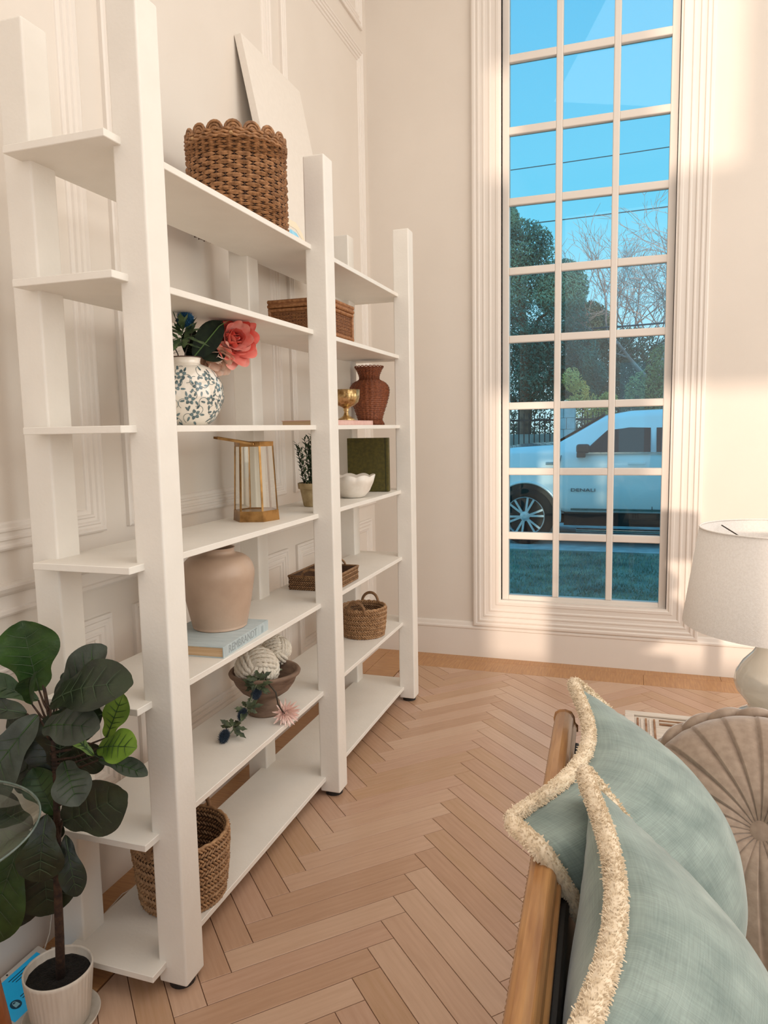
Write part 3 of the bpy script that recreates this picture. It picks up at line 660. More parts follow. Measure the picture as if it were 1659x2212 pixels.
def rope_ball(label, loc, R_, rot, nr=6):
    t = thing('rope_ball', label, 'decor', loc); t.rotation_euler = rot; m = MB(); rr = R_ * .78 * pi / 2 / nr * .56
    for ax in range(3):
        for sg in (-1, 1):
            for k in range(nr):
                v0 = -1 + 2 * (k + .5) / nr; pts = []
                for j in range(25):
                    u0 = -1.12 + 2.24 * j / 24; p = V3(math.tan(u0 * pi / 4), math.tan(v0 * pi / 4 * .98), 1).normalized() * (R_ - rr) * (1 - .11 * max(0, abs(u0) - .55) ** 1.2 / .5) * (1.0 + .03 * cos(v0 * pi / 2))
                    q = [p.x, p.y, p.z * sg]; q = q[-ax:] + q[:-ax] if ax else q; pts.append(q)
                rope_tube(m, pts, rr, rr * 2.1)
    m.mesh('rope', ROPE, t, smooth=True)
    MB().lathe([(R_ * .86 * sin(pi * i / 12), -R_ * .86 * cos(pi * i / 12)) for i in range(13)], 20).mesh('core', mat('rope_core', '#b9ab94', rough=.9), t, smooth=True)
    return t
rope_ball('larger cream rope knot ball resting low in the pedestal bowl', (-1.350, 2.432, Z[6] + .176), .086, (.5, .3, .9))
rope_ball('smaller cream rope knot ball at the far rim of the pedestal bowl', (-1.335, 2.565, Z[6] + .212), .062, (.9, -.35, .2))
sp_ = thing('thistle_spray', 'spray of navy sea holly trailing over the rim of the pedestal bowl', 'flowers', (-1.30, 2.36, Z[6]))
pts = [V3(.03, .12, .165), V3(.0, .03, .185), V3(.005, -.045, .15), V3(.0, -.11, .075), V3(-.02, -.165, .035), V3(-.035, -.20, .012)]
GSTEM = mat('stem_green', '#5d6650', '#8a9275', rough=.6)
MB().tube(pts, [.004, .004, .003, .003, .0025, .002], 6).mesh('stem', GSTEM, sp_, smooth=True)
for i, (q, r) in enumerate(((V3(.014, -.055, .128), .020), (V3(-.008, -.125, .075), .020), (V3(-.038, -.205, .022), .022))):
    thistle('thistle_head', q, V3(-.1, -.4, -.5), r, THN, sp_, 240, 30 + i, 1.35)
b = MB(); random.seed(14)
for c_, nn in ((V3(.004, -.035, .155), 26), (V3(-.002, -.105, .09), 18), (V3(-.022, -.175, .045), 12), (V3(.005, -.02, .17), 10)):
    for k in range(nn):
        a = random.uniform(0, 6.28); el = random.uniform(-1, .8); d = V3(cos(a) * cos(el), sin(a) * cos(el), sin(el)); blade(b, c_ + d * .006, d, V3(.5, -.5, .7), random.uniform(.034, .060), .021, random.uniform(-.3, .1), teeth=3)
b.v = [(x, y, max(z, .002)) for x, y, z in b.v]
b.mesh('thistle_leaves', mat('leaf_olive', '#2f3a28', '#54603f', rough=.6, scale=50), sp_)['kind'] = 'stuff'
dh = thing('dahlia_stem', 'single pale pink dahlia on a bent brown stem at the shelf edge below the bowl', 'flowers', (-1.215, 2.375, Z[6]))
MB().tube([(-.07, .12, .165), (-.06, .11, .19), (-.08, .0, .19), (-.045, -.035, .165), (.0, -.055, .135), (.005, -.05, .09), (.008, -.025, .055), (.004, .0, .035)], .0028, 6).mesh('stem', STEM, dh, smooth=True)
flower('dahlia', V3(.008, .005, .034), V3(.7, -.55, .1), .048, [(15, 1, -.2, 1.0), (15, 1, .1, .98), (14, .9, .35, .9), (12, .7, .65, .75), (9, .5, .95, .6), (6, .3, 1.25, .45)], mat('petal_blush', '#f6cfc2', '#fbe4da', rough=.6, scale=30, subsurf=.1), dh, 5, .001, .26, cup=.35)

# ---- 13/14 round seagrass baskets
def seagrass_basket(name, label, loc, r0, r1, h, rows, hr, ha, squash=1.0, rz=0):
    t = thing(name, label, 'basket', loc, rz); random.seed(rows + 5)
    rad_at = lambda z: r0 + (r1 - r0) * sin(min(1, z / h) * pi / 2)
    prof = [(0, .002)] + [(rad_at(h * i / 8) - .004, h * i / 8 + (.003 if i == 0 else 0)) for i in range(9)] + [(rad_at(h) - .012, h)] + [(rad_at(h * i / 8) - .014, max(.008, h * i / 8)) for i in range(7, -1, -1)] + [(0, .008)]
    b = MB().lathe(prof, 40); b.v = [(x * squash, y, z) for x, y, z in b.v]; b.mesh('basket_wall', SEAGD, t, smooth=True)
    m = MB(); rh = h / rows; nn = int(2 * pi * r1 / .0135)
    for inside in (0, 1):
        for r in range(rows):
            for k in range(nn):
                for s_ in (0, 1):
                    sg = 1 if s_ else -1; a = 2 * pi * (k + .5 * s_ + (r % 2) * .25) / nn; z = rh * (r + .27 + .46 * s_); q = rad_at(z) - (.013 if inside else 0)
                    nv = V3(cos(a), sin(a), 0); uv = V3(-sin(a), cos(a), 0); d = (uv + V3(0, 0, -sg * .8)).normalized(); nv2 = nv * (-1 if inside else 1)
                    m.loz(nv * q + V3(0, 0, z), d, nv.cross(d), nv2, .0125, .0040, .0042 * random.uniform(.6, 1.3))
    m.v = [(x * squash, y, max(.0005, z)) for x, y, z in m.v]; m.mesh('plaiting', SEAG, t)['kind'] = 'stuff'
    b = MB(); b.tube([(squash * (r1 - .005) * cos(q), (r1 - .005) * sin(q), h + .002 * sin(q * 24)) for q in [2 * pi * j / 96 for j in range(96)]], .006, 7, closed=True); b.mesh('rim', SEAG, t, smooth=True)
    for s_ in (0, pi):
        b = MB(); pts = []; rrr = []
        for j in range(41):
            q = -.25 + (pi + .5) * j / 40; a = ha + s_ + hr / r1 * cos(q) * .95; pts.append((squash * (r1 + .001) * cos(a), (r1 + .001) * sin(a), h - .004 + hr * 1.05 * sin(q))); rrr.append(.0075 + .0006 * (j % 2))
        b.tube(pts, rrr, 8); b.mesh('handle', mat('rope_handle', '#7d5c3e', '#946f4c', rough=.7, scale=80), t, smooth=True)
    return t
seagrass_basket('round_basket', 'small round seagrass basket with two rope handles on the sixth shelf', (-1.330, 3.565, Z[6]), .108, .122, .155, 6, .048, -1.55)
seagrass_basket('floor_basket', 'larger round seagrass basket partly behind the near post on the bottom shelf', (-1.330, 1.865, Z[7]), .130, .150, .215, 7, .055, 1.85)

# ================================================================== FIDDLE LEAF FIG, TABLET, GLASS TABLE, CORDS
fig = thing('fiddle_leaf_fig', 'potted fiddle leaf fig with broad dark leaves in the bottom left corner', 'plant', (-1.405, 1.405, 0))
FG = [mat('fig_leaf_dark', '#161e12', '#26331c', rough=.42, scale=18, bump=.25, bscale=40), mat('fig_leaf_green', '#1d3716', '#33501f', rough=.42, scale=18, bump=.25, bscale=40),
      mat('fig_leaf_lime', '#4c6a1c', '#7a9a38', rough=.4, scale=14, bump=.2, bscale=40), mat('fig_leaf_grey', '#262d22', '#3d463a', rough=.5, scale=18, bump=.25, bscale=40)]
VEIN = mat('leaf_vein', '#34452a', '#42543a', rough=.5)
def fiddle_leaf(base, tip, width, nrm, curl=.12, fold=.2, m=0, wavy=.05, slim=False):
    base, tip = V3(*base), V3(*tip); d = tip - base; L_ = d.length; d.normalize(); n_ = V3(*nrm); n_ = (n_ - d * n_.dot(d)).normalized(); s_ = d.cross(n_)
    wpro = [.10, .42, .52, .50, .62, .84, .98, 1.0, .93, .74, .34] if not slim else [.1, .5, .8, .95, 1, .98, .9, .75, .55, .3, .02]
    vs = []; K = 11; J = 7
    for i in range(K):
        u = i / (K - 1)
        for j in range(J):
            v = -1 + 2 * j / (J - 1); w = wpro[i] * width / 2
            hgt = abs(v) * fold * w + curl * L_ * (1 - (2 * u - 1) ** 2) + wavy * width * sin(u * 13 + (1.6 if v > 0 else 0)) * abs(v) ** 2 * .5 + .018 * width * cos((u - .16 * abs(v)) * 42)
            vs.append(base + d * (L_ * (u + .03 * (1 - abs(v)) * (1 if i == K - 1 else 0))) + s_ * v * w + n_ * hgt)
    o = link('leaf', [p - V3(-1.405, 1.405, 0) for p in vs], [(i * J + j, i * J + j + 1, (i + 1) * J + j + 1, (i + 1) * J + j) for i in range(K - 1) for j in range(J - 1)], FG[m], fig, smooth=True, subd=1)
    b = MB(); off = V3(-1.405, 1.405, 0)
    b.tube([base + d * L_ * u + n_ * (curl * L_ * (1 - (2 * u - 1) ** 2) + .0006) - off for u in [k / 10 for k in range(11)]], [.0022 * (1 - .75 * k / 10) for k in range(11)], 5)
    for k in range(1, 6):
        for sd in (-1, 1):
            u0 = .12 + k * .135; pts = []
            for q in (0, .35, .7):
                u = min(.97, u0 + .16 * q); i = min(9, int(u * 10)); w = (wpro[i] + (wpro[i + 1] - wpro[i]) * (u * 10 - i)) * width / 2
                pts.append(base + d * L_ * u + s_ * sd * q * w + n_ * (q * fold * w + curl * L_ * (1 - (2 * u - 1) ** 2) + .0008 + .018 * width) - off)
            b.tube(pts, [.0011, .0008, .0004], 4, caps=False)
    b.mesh('vein', VEIN if m < 2 else FG[1], o, smooth=True)
CAMN = (.62, -.74, .35)
LF = [ # base, tip, width, normal, curl, fold, material
 ((-1.395, 1.40, .915), (-1.392, 1.36, 1.100), .150, (.6, -.78, .15), .03, .15, 1), ((-1.40, 1.38, .885), (-1.315, 1.30, .99), .060, (-.5, -.2, .9), .05, .5, 1),
 ((-1.365, 1.42, .88), (-1.235, 1.46, 1.02), .095, (.3, -.8, .6), .08, .2, 3), ((-1.36, 1.40, .885), (-1.105, 1.385, .965), .135, (.25, -.72, .75), .12, .15, 0),
 ((-1.35, 1.36, .84), (-1.160, 1.33, .872), .100, (.3, -.7, .6), .12, .1, 3), ((-1.385, 1.38, .86), (-1.50, 1.27, .665), .145, (.45, -.8, .55), .06, .15, 3),
 ((-1.215, 1.42, .805), (-1.150, 1.41, .925), .062, (.5, -.8, .1), .06, .2, 2), ((-1.225, 1.40, .785), (-1.082, 1.36, .822), .085, (.2, -.7, .6), .08, .12, 2),
 ((-1.222, 1.38, .775), (-1.285, 1.37, .835), .034, (.4, -.7, .6), .05, .3, 2), ((-1.285, 1.35, .765), (-1.195, 1.29, .700), .092, (.5, -.7, .6), .10, .2, 3),
 ((-1.225, 1.40, .755), (-1.088, 1.40, .735), .050, (.2, -.5, .9), .06, .3, 3), ((-1.35, 1.40, .575), (-1.135, 1.38, .690), .140, (.45, -.8, .25), .08, .15, 0),
 ((-1.34, 1.40, .60), (-1.30, 1.41, .70), .060, (.7, -.6, .1), .04, .3, 0), ((-1.37, 1.40, .59), (-1.42, 1.39, .71), .090, (.5, -.8, -.1), .05, .2, 1),
 ((-1.362, 1.36, .612), (-1.368, 1.33, .455), .115, (.55, -.83, .2), .10, .12, 0), ((-1.335, 1.39, .545), (-1.293, 1.37, .405), .066, (.6, -.8, .1), .06, .15, 0),
 ((-1.45, 1.37, .545), (-1.53, 1.31, .27), .140, (.5, -.85, .15), .06, .15, 1), ((-1.43, 1.41, .53), (-1.43, 1.41, .30), .150, (.6, -.75, .1), .05, .12, 0),
 ((-1.48, 1.40, .52), (-1.56, 1.40, .24), .150, (.6, -.75, .1), .05, .12, 0), ((-1.42, 1.38, .86), (-1.58, 1.32, .88), .100, (.3, -.6, .7), .08, .2, 0),
 ((-1.42, 1.42, .88), (-1.55, 1.36, .94), .070, (.2, -.6, .8), .04, .2, 1), ((-1.42, 1.37, .565), (-1.50, 1.30, .66), .100, (.4, -.8, .4), .04, .25, 0),
 ((-1.42, 1.37, .545), (-1.56, 1.33, .50), .090, (.4, -.6, .7), .05, .2, 1), ((-1.37, 1.42, .70), (-1.345, 1.42, .86), .120, (.6, -.8, 0), .04, .15, 0),
 ((-1.37, 1.42, .66), (-1.42, 1.42, .80), .110, (.6, -.8, 0), .04, .15, 0), ((-1.35, 1.42, .70), (-1.24, 1.43, .77), .095, (.6, -.8, .1), .04, .15, 0),
 ((-1.38, 1.44, .86), (-1.30, 1.47, .92), .12, (.5, -.8, .3), .04, .15, 0), ((-1.40, 1.42, .80), (-1.53, 1.42, .78), .13, (.5, -.8, .3), .04, .15, 0),
 ((-1.30, 1.42, .66), (-1.20, 1.40, .60), .10, (.5, -.8, .3), .04, .15, 0), ((-1.37, 1.43, .74), (-1.27, 1.42, .88), .10, (.5, -.8, .2), .04, .15, 0), ((-1.36, 1.44, .80), (-1.25, 1.45, .85), .10, (.4, -.7, .5), .05, .2, 0), ((-1.38, 1.43, .64), (-1.50, 1.42, .70), .11, (.5, -.8, .2), .04, .2, 0),
 ((-1.39, 1.42, .60), (-1.41, 1.42, .50), .06, (.6, -.8, .1), .04, .2, 0)]
for a in LF: fiddle_leaf(*a)
BARK = mat('bark_brown', '#2a1a14', '#46301f', rough=.8, scale=60, bump=.5, bscale=100)
b = MB(); b.tube([(.004, 0, .10), (.02, -.008, .25), (.028, -.01, .40), (.035, -.005, .55), (.038, 0, .70), (.035, 0, .82), (.02, .0, .93)], [.0125, .0115, .0105, .0095, .007, .006, .004], 9)
for p in ((.022, -.008, .27), (.031, -.009, .43)): b.tube([p, (p[0] + .014, p[1] - .01, p[2] + .006)], .004, 6)
b.mesh('trunk', BARK, fig, smooth=True)
for a in LF:
    p = V3(*a[0]) - V3(-1.405, 1.405, 0); zt = max(.3, p.z - .05); xx = .02 + .015 * min(1, zt / .7)
    if (p - V3(xx, -.005, zt)).length > .03: MB().tube([(xx, -.005, zt), ((xx + p.x) / 2, (p.y - .005) / 2, (zt + p.z) / 2 - .008), p], [.0042, .003, .0022], 6).mesh('twig', BARK, fig, smooth=True)
POTW = mat('pot_white', '#cfc4b6', '#ded5c8', rough=.35, scale=60, stretch=(1, 1, .1), contrast=(.25, .7))
rib = lambda r, z, a, i: r * (1 + (.012 * cos(44 * a) if .02 < z < .148 and i < 6 else 0))
MB().lathe([(0, .008), (.068, .008), (.072, .014), (.077, .06), (.082, .11), (.0855, .146), (.0865, .156), (.0835, .158), (.081, .152), (.077, .10), (0, .10)], 176, rad=rib).mesh('pot', POTW, fig, smooth=True)
MB().lathe([(0, 0), (.075, 0), (.090, .006), (.098, .022), (.0955, .0225), (.088, .0085), (0, .0075)], 64).mesh('saucer', POTW, fig, smooth=True)
SOIL = mat('potting_soil', '#0e0b08', '#1d1711', rough=.95, scale=150, bump=1.0, bscale=160)
b = MB(); vs = []; N1, N2 = 10, 30; random.seed(2)
b.lathe([(.0795 * i / 9, .133 + (.003 * sin(i * 5) if i < 9 else 0)) for i in range(10)], 40, rad=lambda r, z, a, i: r); b.v = [(x, y, z + random.uniform(-.0015, .0015)) for x, y, z in b.v]; b.mesh('soil', SOIL, fig)

# tablet propped against the baseboard
t = thing('tablet', 'white framed tablet with blue screen propped low on the wall behind the fig pot', 'tablet', (-1.575, 1.46, .018)); t.rotation_euler = (0, radians(14), 0)
TW = mat('tablet_white', '#cfc9c2', rough=.3); MB().box(-.075, .075, -.125, .118, -.004, .004).mesh('case', TW, t, bevel=.003, seg=3)
SCR = mat('screen_blue', '#1291c4', '#1d9ccb', rough=.15, scale=3, emit=.25); MB().box(-.060, .060, -.103, .096, .0041, .0046).mesh('screen', SCR, t)
SD = mat('screen_dark', '#0c4a66', rough=.3)
MB().disc(.015, .0048, 28, (.022, -.062)).mesh('padlock_badge', SD, t)
SB = mat('screen_light', '#9ad6ea', rough=.3); b = MB().box(.018, .030, -.069, -.055, .0049, .0052); b.tube([(.017 - .006 * sin(q) + .001, -.062 + .005 * cos(q), .0051) for q in [pi * i / 8 for i in range(9)]], .001, 4); b.mesh('padlock_icon', SB, t)
for i, (x, y0, y1) in enumerate(((-.048, -.02, .045), (-.040, -.015, .035), (-.032, -.01, .03), (.012, -.038, -.005), (.020, -.038, -.012))): MB().box(x, x + .0028, y0, y1, .0047, .0049).mesh('text_line', SD, t)
MB().disc(.003, .0043, 12, (-.0675, -.005)).mesh('camera_dot', BLACK, t)

# round glass side table at the far left edge: tan wooden leg and glass top rim
t = thing('glass_side_table', 'round glass topped side table with a tan wooden leg at the left edge', 'table', (-1.37, 1.0, 0))
GT = glass_mat('table_glass', (.93, .96, .93), .25); EDGE = mat('glass_edge', '#5d6b66', '#7f8c86', rough=.2)
TR_ = .25
MB().lathe([(0, .745), (TR_ - .002, .745), (TR_, .747), (TR_, .753), (TR_ - .002, .755), (0, .755)], 64).mesh('glass_top', GT, t, smooth=False)
MB().tube([(TR_ * cos(q), TR_ * sin(q), .750) for q in [2 * pi * j / 90 for j in range(90)]], .0022, 6, closed=True).mesh('glass_rim', EDGE, t, smooth=True)
TANW = mat('tan_wood', '#a0623a', '#b9784c', rough=.4, scale=12, stretch=(6, 6, 1))
for k in range(3):
    a = radians(104 + 120 * k); MB().tube([(.13 * cos(a), .13 * sin(a), .744), (.278 * cos(a), .278 * sin(a), .0)], [.017, .019], 12).mesh('leg', TANW, t, smooth=True)
# white cords on the floor behind the bookcase
CORD = mat('cord_white', '#d9d0c6', rough=.4)
o = MB().tube([(-1.60, 2.42, .004), (-1.545, 2.25, .004), (-1.58, 2.12, .02), (-1.55, 2.02, .006), (-1.60, 1.90, .004), (-1.585, 1.76, .004), (-1.60, 1.68, .03), (-1.61, 1.63, .006), (-1.62, 1.60, .02)], .0022, 6).mesh('extension_cord', CORD, None, smooth=True)
tag(o, 'thin white power cord lying on the floor behind the bookcase', 'cord')
o = MB().tube([(-1.645, 1.66, .16), (-1.648, 1.64, .10), (-1.642, 1.62, .05), (-1.635, 1.595, .03), (-1.630, 1.58, .022)], .0022, 6).mesh('charging_cable', CORD, None, smooth=True)
tag(o, 'thin white charging cable hanging down the wall to the tablet', 'cord')

# ================================================================== SOFA AND CUSHIONS
SW = mat('sofa_wood', '#95643a', '#c08f5a', rough=.32, scale=10, stretch=(8, .7, 8), contrast=(.3, .7), coat=.25, bump=.04)
SEAT = mat('sofa_leather', '#15110e', '#211a15', rough=.5, scale=30, bump=.1); BRN = mat('nail_brass', '#8a6a3c', rough=.35, metal=.9)
sofa = thing('sofa', 'wood framed sofa with dark upholstery, back rail running along the right foreground', 'sofa', (0, 1.1, 0))
rz = radians(1.8); sofa.rotation_euler = (0, 0, rz)
b = MB(); prof = [(-.024, -.03), (-.027, -.005), (-.024, .008), (-.016, .014), (-.004, .016), (.008, .012), (.014, .002), (.016, -.012), (.022, -.018), (.022, -.03)]
nP = len(prof); ys = [-1.25, -.6, -.2, .2, .45, .560]; vs = [(-.108 + x, y, .888 + z) for y in ys for x, z in prof]
b.add(vs, [(i * nP + k, i * nP + (k + 1) % nP, (i + 1) * nP + (k + 1) % nP, (i + 1) * nP + k) for i in range(len(ys) - 1) for k in range(nP)] + [tuple(range(nP)), tuple(range((len(ys) - 1) * nP, len(ys) * nP))[::-1]])
b.mesh('top_rail', SW, sofa, bevel=.003)
MB().box(-.128, -.096, -1.23, .545, .30, .862).mesh('back_panel', SEAT, sofa, bevel=.008)
MB().box(-.095, -.075, -1.23, .53, .42, .845).mesh('back_cushion', SEAT, sofa, bevel=.009, seg=3)
MB().box(-.09, .58, -1.22, .50, .30, .43).mesh('seat_cushion', mat('seat_linen', '#b8a58e', '#c7b59e', rough=.9, scale=60), sofa, bevel=.03, seg=4)
MB().box(-.13, .60, -1.25, .53, .22, .30).mesh('seat_frame', SW, sofa, bevel=.006)
for x in (-.115, .57):
    for y in (-1.23, .53): MB().tube([(x, y, .0), (x, y, .25)], [.016, .024], 12).mesh('leg', SW, sofa, smooth=True)
MB().box(-.12, -.09, .525, .555, .25, .865).mesh('back_post', SW, sofa, bevel=.006)
b = MB()
for k in range(170):
    y = -1.24 + k * .0106; b.lathe([(.0045, 0), (.0035, .002), (0, .003)], 6, (0, 0))
    for q in range(len(b.v) - 18, len(b.v)):
        x, yy, z = b.v[q]; b.v[q] = (-.1345 - z, y + yy, .872 + x)
b.mesh('nailheads', BRN, sofa)['kind'] = 'stuff'

def linen():
    m = mat('teal_linen', '#6f7f79', '#98a69e', rough=.85, scale=7, detail=8, sheen=.35, contrast=(.3, .7), coords='UV'); n = m.node_tree; L = n.links.new; b_ = n.nodes['Principled BSDF']
    tc_ = [q for q in n.nodes if q.type == 'TEX_COORD'][0]; rmp = [q for q in n.nodes if q.type == 'VALTORGB'][0]
    hs = []
    for st in ((4, 120, 1), (120, 4, 1)):
        mp = n.nodes.new('ShaderNodeMapping'); mp.inputs['Scale'].default_value = st; L(tc_.outputs['UV'], mp.inputs[0])
        nz = n.nodes.new('ShaderNodeTexNoise'); nz.inputs['Scale'].default_value = 2.4; nz.inputs['Detail'].default_value = 5; L(mp.outputs[0], nz.inputs['Vector']); hs.append(nz)
    ad = n.nodes.new('ShaderNodeMath'); ad.operation = 'ADD'; L(hs[0].outputs[0], ad.inputs[0]); L(hs[1].outputs[0], ad.inputs[1])
    mr = n.nodes.new('ShaderNodeMapRange'); mr.inputs['From Min'].default_value = .7; mr.inputs['From Max'].default_value = 1.3; mr.inputs['To Min'].default_value = .84; mr.inputs['To Max'].default_value = 1.16; L(ad.outputs[0], mr.inputs[0])
    mx = n.nodes.new('ShaderNodeVectorMath'); mx.operation = 'SCALE'; L(rmp.outputs[0], mx.inputs[0]); L(mr.outputs[0], mx.inputs['Scale']); L(mx.outputs[0], b_.inputs['Base Color'])
    bp = n.nodes.new('ShaderNodeBump'); bp.inputs['Strength'].default_value = .25; bp.inputs['Distance'].default_value = .0015; L(ad.outputs[0], bp.inputs['Height']); L(bp.outputs[0], b_.inputs['Normal'])
    return m
LIN = linen(); FRI = mat('cream_fringe', '#d8c4a6', '#ead9bf', rough=.9, scale=60, sheen=.3)
def pillow(name, label, c00, c10, c11, c01, Tf, Tb, bowtop, seed, group=None, wr=.007, bowfar=(.05, .0, .02), bownear=(0, 0, 0)):
    """corners: 00 top far, 10 top near, 11 bottom near, 01 bottom far"""
    c00, c10, c11, c01 = [V3(*c) for c in (c00, c10, c11, c01)]; org = (c00 + c10 + c11 + c01) / 4; t = thing(name, label, 'pillow', org, group=group)
    N = 44; nn = ((c10 - c00).cross(c01 - c00)).normalized()
    if nn.x < 0: nn = -nn
    def P(u, v, side, k=.085):
        uu = .5 + (u - .5) * (1 - k * (1 - (2 * v - 1) ** 2)); vv = .5 + (v - .5) * (1 - k * (1 - (2 * u - 1) ** 2))
        base = (c00 * (1 - uu) + c10 * uu) * (1 - vv) + (c01 * (1 - uu) + c11 * uu) * vv
        base = base + V3(*bowtop) * sin(pi * u) ** 1.2 * (1 - v) ** 2 + V3(*bowfar) * (1 - u) ** 4 * min(1, v * 5) * (1 - v) + V3(*bownear) * u ** 5 * min(1, v * 7) * (1 - v) ** 2
        f = max(0, sin(pi * u) * sin(pi * v)) ** .62; T = Tf if side > 0 else -Tb
        edge = (1 - f); w = noise.noise(V3(u * 5, v * 5, seed * 3 + side)) * .7 + noise.noise(V3(u * 13, v * 4, seed + 9)) * .5 * edge
        ang = atan2(v, u - .001); w += .5 * sin(ang * 26 + 3 * noise.noise(V3(u * 3, v * 3, seed))) * max(0, 1 - hypot(u, v) * 2.2) + .5 * sin(atan2(v, 1 - u) * 24) * max(0, 1 - hypot(1 - u, v) * 2.2)
        return base + nn * (T * f + (wr * w * min(1, f * 3)))
    vs = []; fs = []; uvs = []
    for side in (1, -1):
        o_ = len(vs)
        for i in range(N + 1):
            for j in range(N + 1): vs.append(P(i / N, j / N, side) - org); uvs.append((i / N + (side < 0), j / N))
        for i in range(N):
            for j in range(N):
                q = (o_ + i * (N + 1) + j, o_ + (i + 1) * (N + 1) + j, o_ + (i + 1) * (N + 1) + j + 1, o_ + i * (N + 1) + j + 1); fs.append(q if side < 0 else q[::-1])
    o = link('cushion_cover', vs, fs, LIN, t, smooth=True); uvl = o.data.uv_layers.new(name='UVMap')
    for lp in o.data.loops: uvl.data[lp.index].uv = uvs[lp.vertex_index]
    path = []; K = 60
    for e_ in range(4):
        for i in range(K):
            s_ = i / K; u, v = ((s_, 0), (1, s_), (1 - s_, 1), (0, 1 - s_))[e_]; path.append(P(u, v, 1) - org)
    # round the corners of the loop a little
    sm = [(path[i - 2] + path[i - 1] * 2 + path[i] * 3 + path[(i + 1) % len(path)] * 2 + path[(i + 2) % len(path)]) / 9 for i in range(len(path))]
    # push outwards from the centre
    sm = [p + (p - V3(0, 0, 0)).normalized() * .008 for p in sm]
    random.seed(seed); m = MB(); rr = [.0125 * (1 + .16 * noise.noise(p * 40)) for p in sm]
    m.tube(sm, rr, 10, closed=True)
    m.mesh('fringe_core', FRI, t, smooth=True)
    m = MB()
    for i in range(len(sm)):
        a, b2 = sm[i], sm[(i + 1) % len(sm)]; tt = (b2 - a).normalized(); r1 = tt.orthogonal().normalized(); r3 = tt.cross(r1)
        for k in range(110):
            q = random.uniform(0, 6.283); d = r1 * cos(q) + r3 * sin(q); p = a + (b2 - a) * random.random() + d * .0105; l_ = random.uniform(.003, .006) * (1.6 if random.random() < .03 else 1)
            e_ = p + d * l_ + tt * random.uniform(-.003, .003) + V3(0, 0, -.001); wv = tt * .0015
            m.add([p - wv, p + wv, e_ + wv * .6, e_ - wv * .6], [(0, 1, 2, 3)])
    m.mesh('fringe', FRI, t)['kind'] = 'stuff'
    return t
pillow('linen_pillow', 'sea green linen pillow with cream fringe, its near corner flopping over the sofa rail', (-.112, 1.66, .968), (-.168, 1.105, .925), (.14, 1.08, .47), (.18, 1.70, .47), .190, .05, (.062, 0, .005), 4, bowfar=(.045, .01, .02), bownear=(.02, -.085, .075))
pillow('linen_pillow', 'nearest sea green linen pillow with cream fringe at the bottom right corner', (-.062, 1.185, .985), (-.035, .62, .985), (.20, .60, .48), (.22, 1.20, .48), .142, .16, (.034, 0, .0), 12, bowfar=(.028, .012, .0))

# round pleated velvet cushion
VEL = mat('taupe_velvet', '#927d6b', '#a28d7a', rough=.7, scale=60, sheen=.8, bump=.05, bscale=200)
vc = V3(.280, 1.66, .665); t = thing('round_cushion', 'round pleated taupe velvet cushion with a central button beside the lamp', 'cushion', vc)
ax = V3(-.10, -.70, .55).normalized(); e1 = V3(1, 0, 0) - ax * ax.x; e1.normalize(); e2 = ax.cross(e1); VR = .262; NPL = 22
def velv(side):
    vs = []; NA, NRd = NPL * 16, 22
    for i in range(NRd + 1):
        q = i / NRd
        for k in range(NA):
            a = 2 * pi * k / NA; sw = a + .12 * q; ph = (NPL * a / (2 * pi)) % 1.0
            pl = (.9 - (1 - ph) ** 6 + .1 * ph) * .010 * (.3 + q) * (1 if q > .04 else 0) * (1 - q ** 10)
            h = .088 * sqrt(max(0, 1 - (q ** 2.4))) - .045 * math.exp(-(q / .16) ** 2) + pl * 1.2
            rad_ = VR * q * (1 + .0) + .055 * 0
            vs.append((e1 * cos(sw) + e2 * sin(sw)) * rad_ + ax * side * (h + .004))
    return vs, [(i * NA + k, i * NA + (k + 1) % NA, (i + 1) * NA + (k + 1) % NA, (i + 1) * NA + k) for i in range(NRd) for k in range(NA)]
b = MB(); b.add(*velv(1)); b.add(*velv(-1)); b.mesh('pleated_cover', VEL, t, smooth=True)
for off, amp, ph0 in ((.000, .012, 0), (.000, .012, pi)):
    MB().tube([((e1 * cos(q) + e2 * sin(q)) * (VR + .002) + ax * amp * 1.5 * sin(13 * q + ph0) + (e1 * cos(q) + e2 * sin(q)) * .004 * cos(13 * q + ph0)) for q in [2 * pi * j / 260 for j in range(260)]], .013, 8, closed=True).mesh('twisted_band', VEL, t, smooth=True)
b = MB(); b.lathe([(0, .012), (.018, .010), (.027, .004), (.030, -.004), (.02, -.008)], 32); mt = Matrix((e1, e2, ax)).transposed().to_4x4(); mt.translation = ax * .052; b.xf(mt); b.mesh('button', VEL, t, smooth=True)

# white washed side table and lamp
WASH = mat('whitewash', '#d9cdbf', '#e9dfd3', rough=.6, scale=12, stretch=(1, 8, 1)); WORN = mat('worn_wood', '#8c5f40', '#b08a6a', rough=.7, scale=40)
tb = thing('side_table', 'whitewashed side table with reeded border under the lamp beyond the sofa', 'table', (.36, 2.08, 0))
MB().box(-.36, .40, -.30, .29, .600, .640).mesh('tabletop', WASH, tb, bevel=.006, seg=3)
for a in ((-.36, .40, .262, .29), (-.36, .40, -.30, -.272), (-.36, -.332, -.272, .262), (.372, .40, -.272, .262)): MB().box(*a, .641, .647).mesh('border_strip', WASH, tb, bevel=.002)
for k in range(5): MB().box(-.325 + k * .012, -.319 + k * .012, -.26, .24, .6405, .6455).mesh('reed', [WORN, WASH][k % 2], tb, bevel=.001)
for k in range(3): MB().box(-.26, .36, .205 + k * .014, .211 + k * .014, .6405, .6450).mesh('reed', [WORN, WASH, WORN][k], tb, bevel=.001)
MB().box(-.33, .37, -.27, .26, .50, .60).mesh('apron', WASH, tb, bevel=.004)
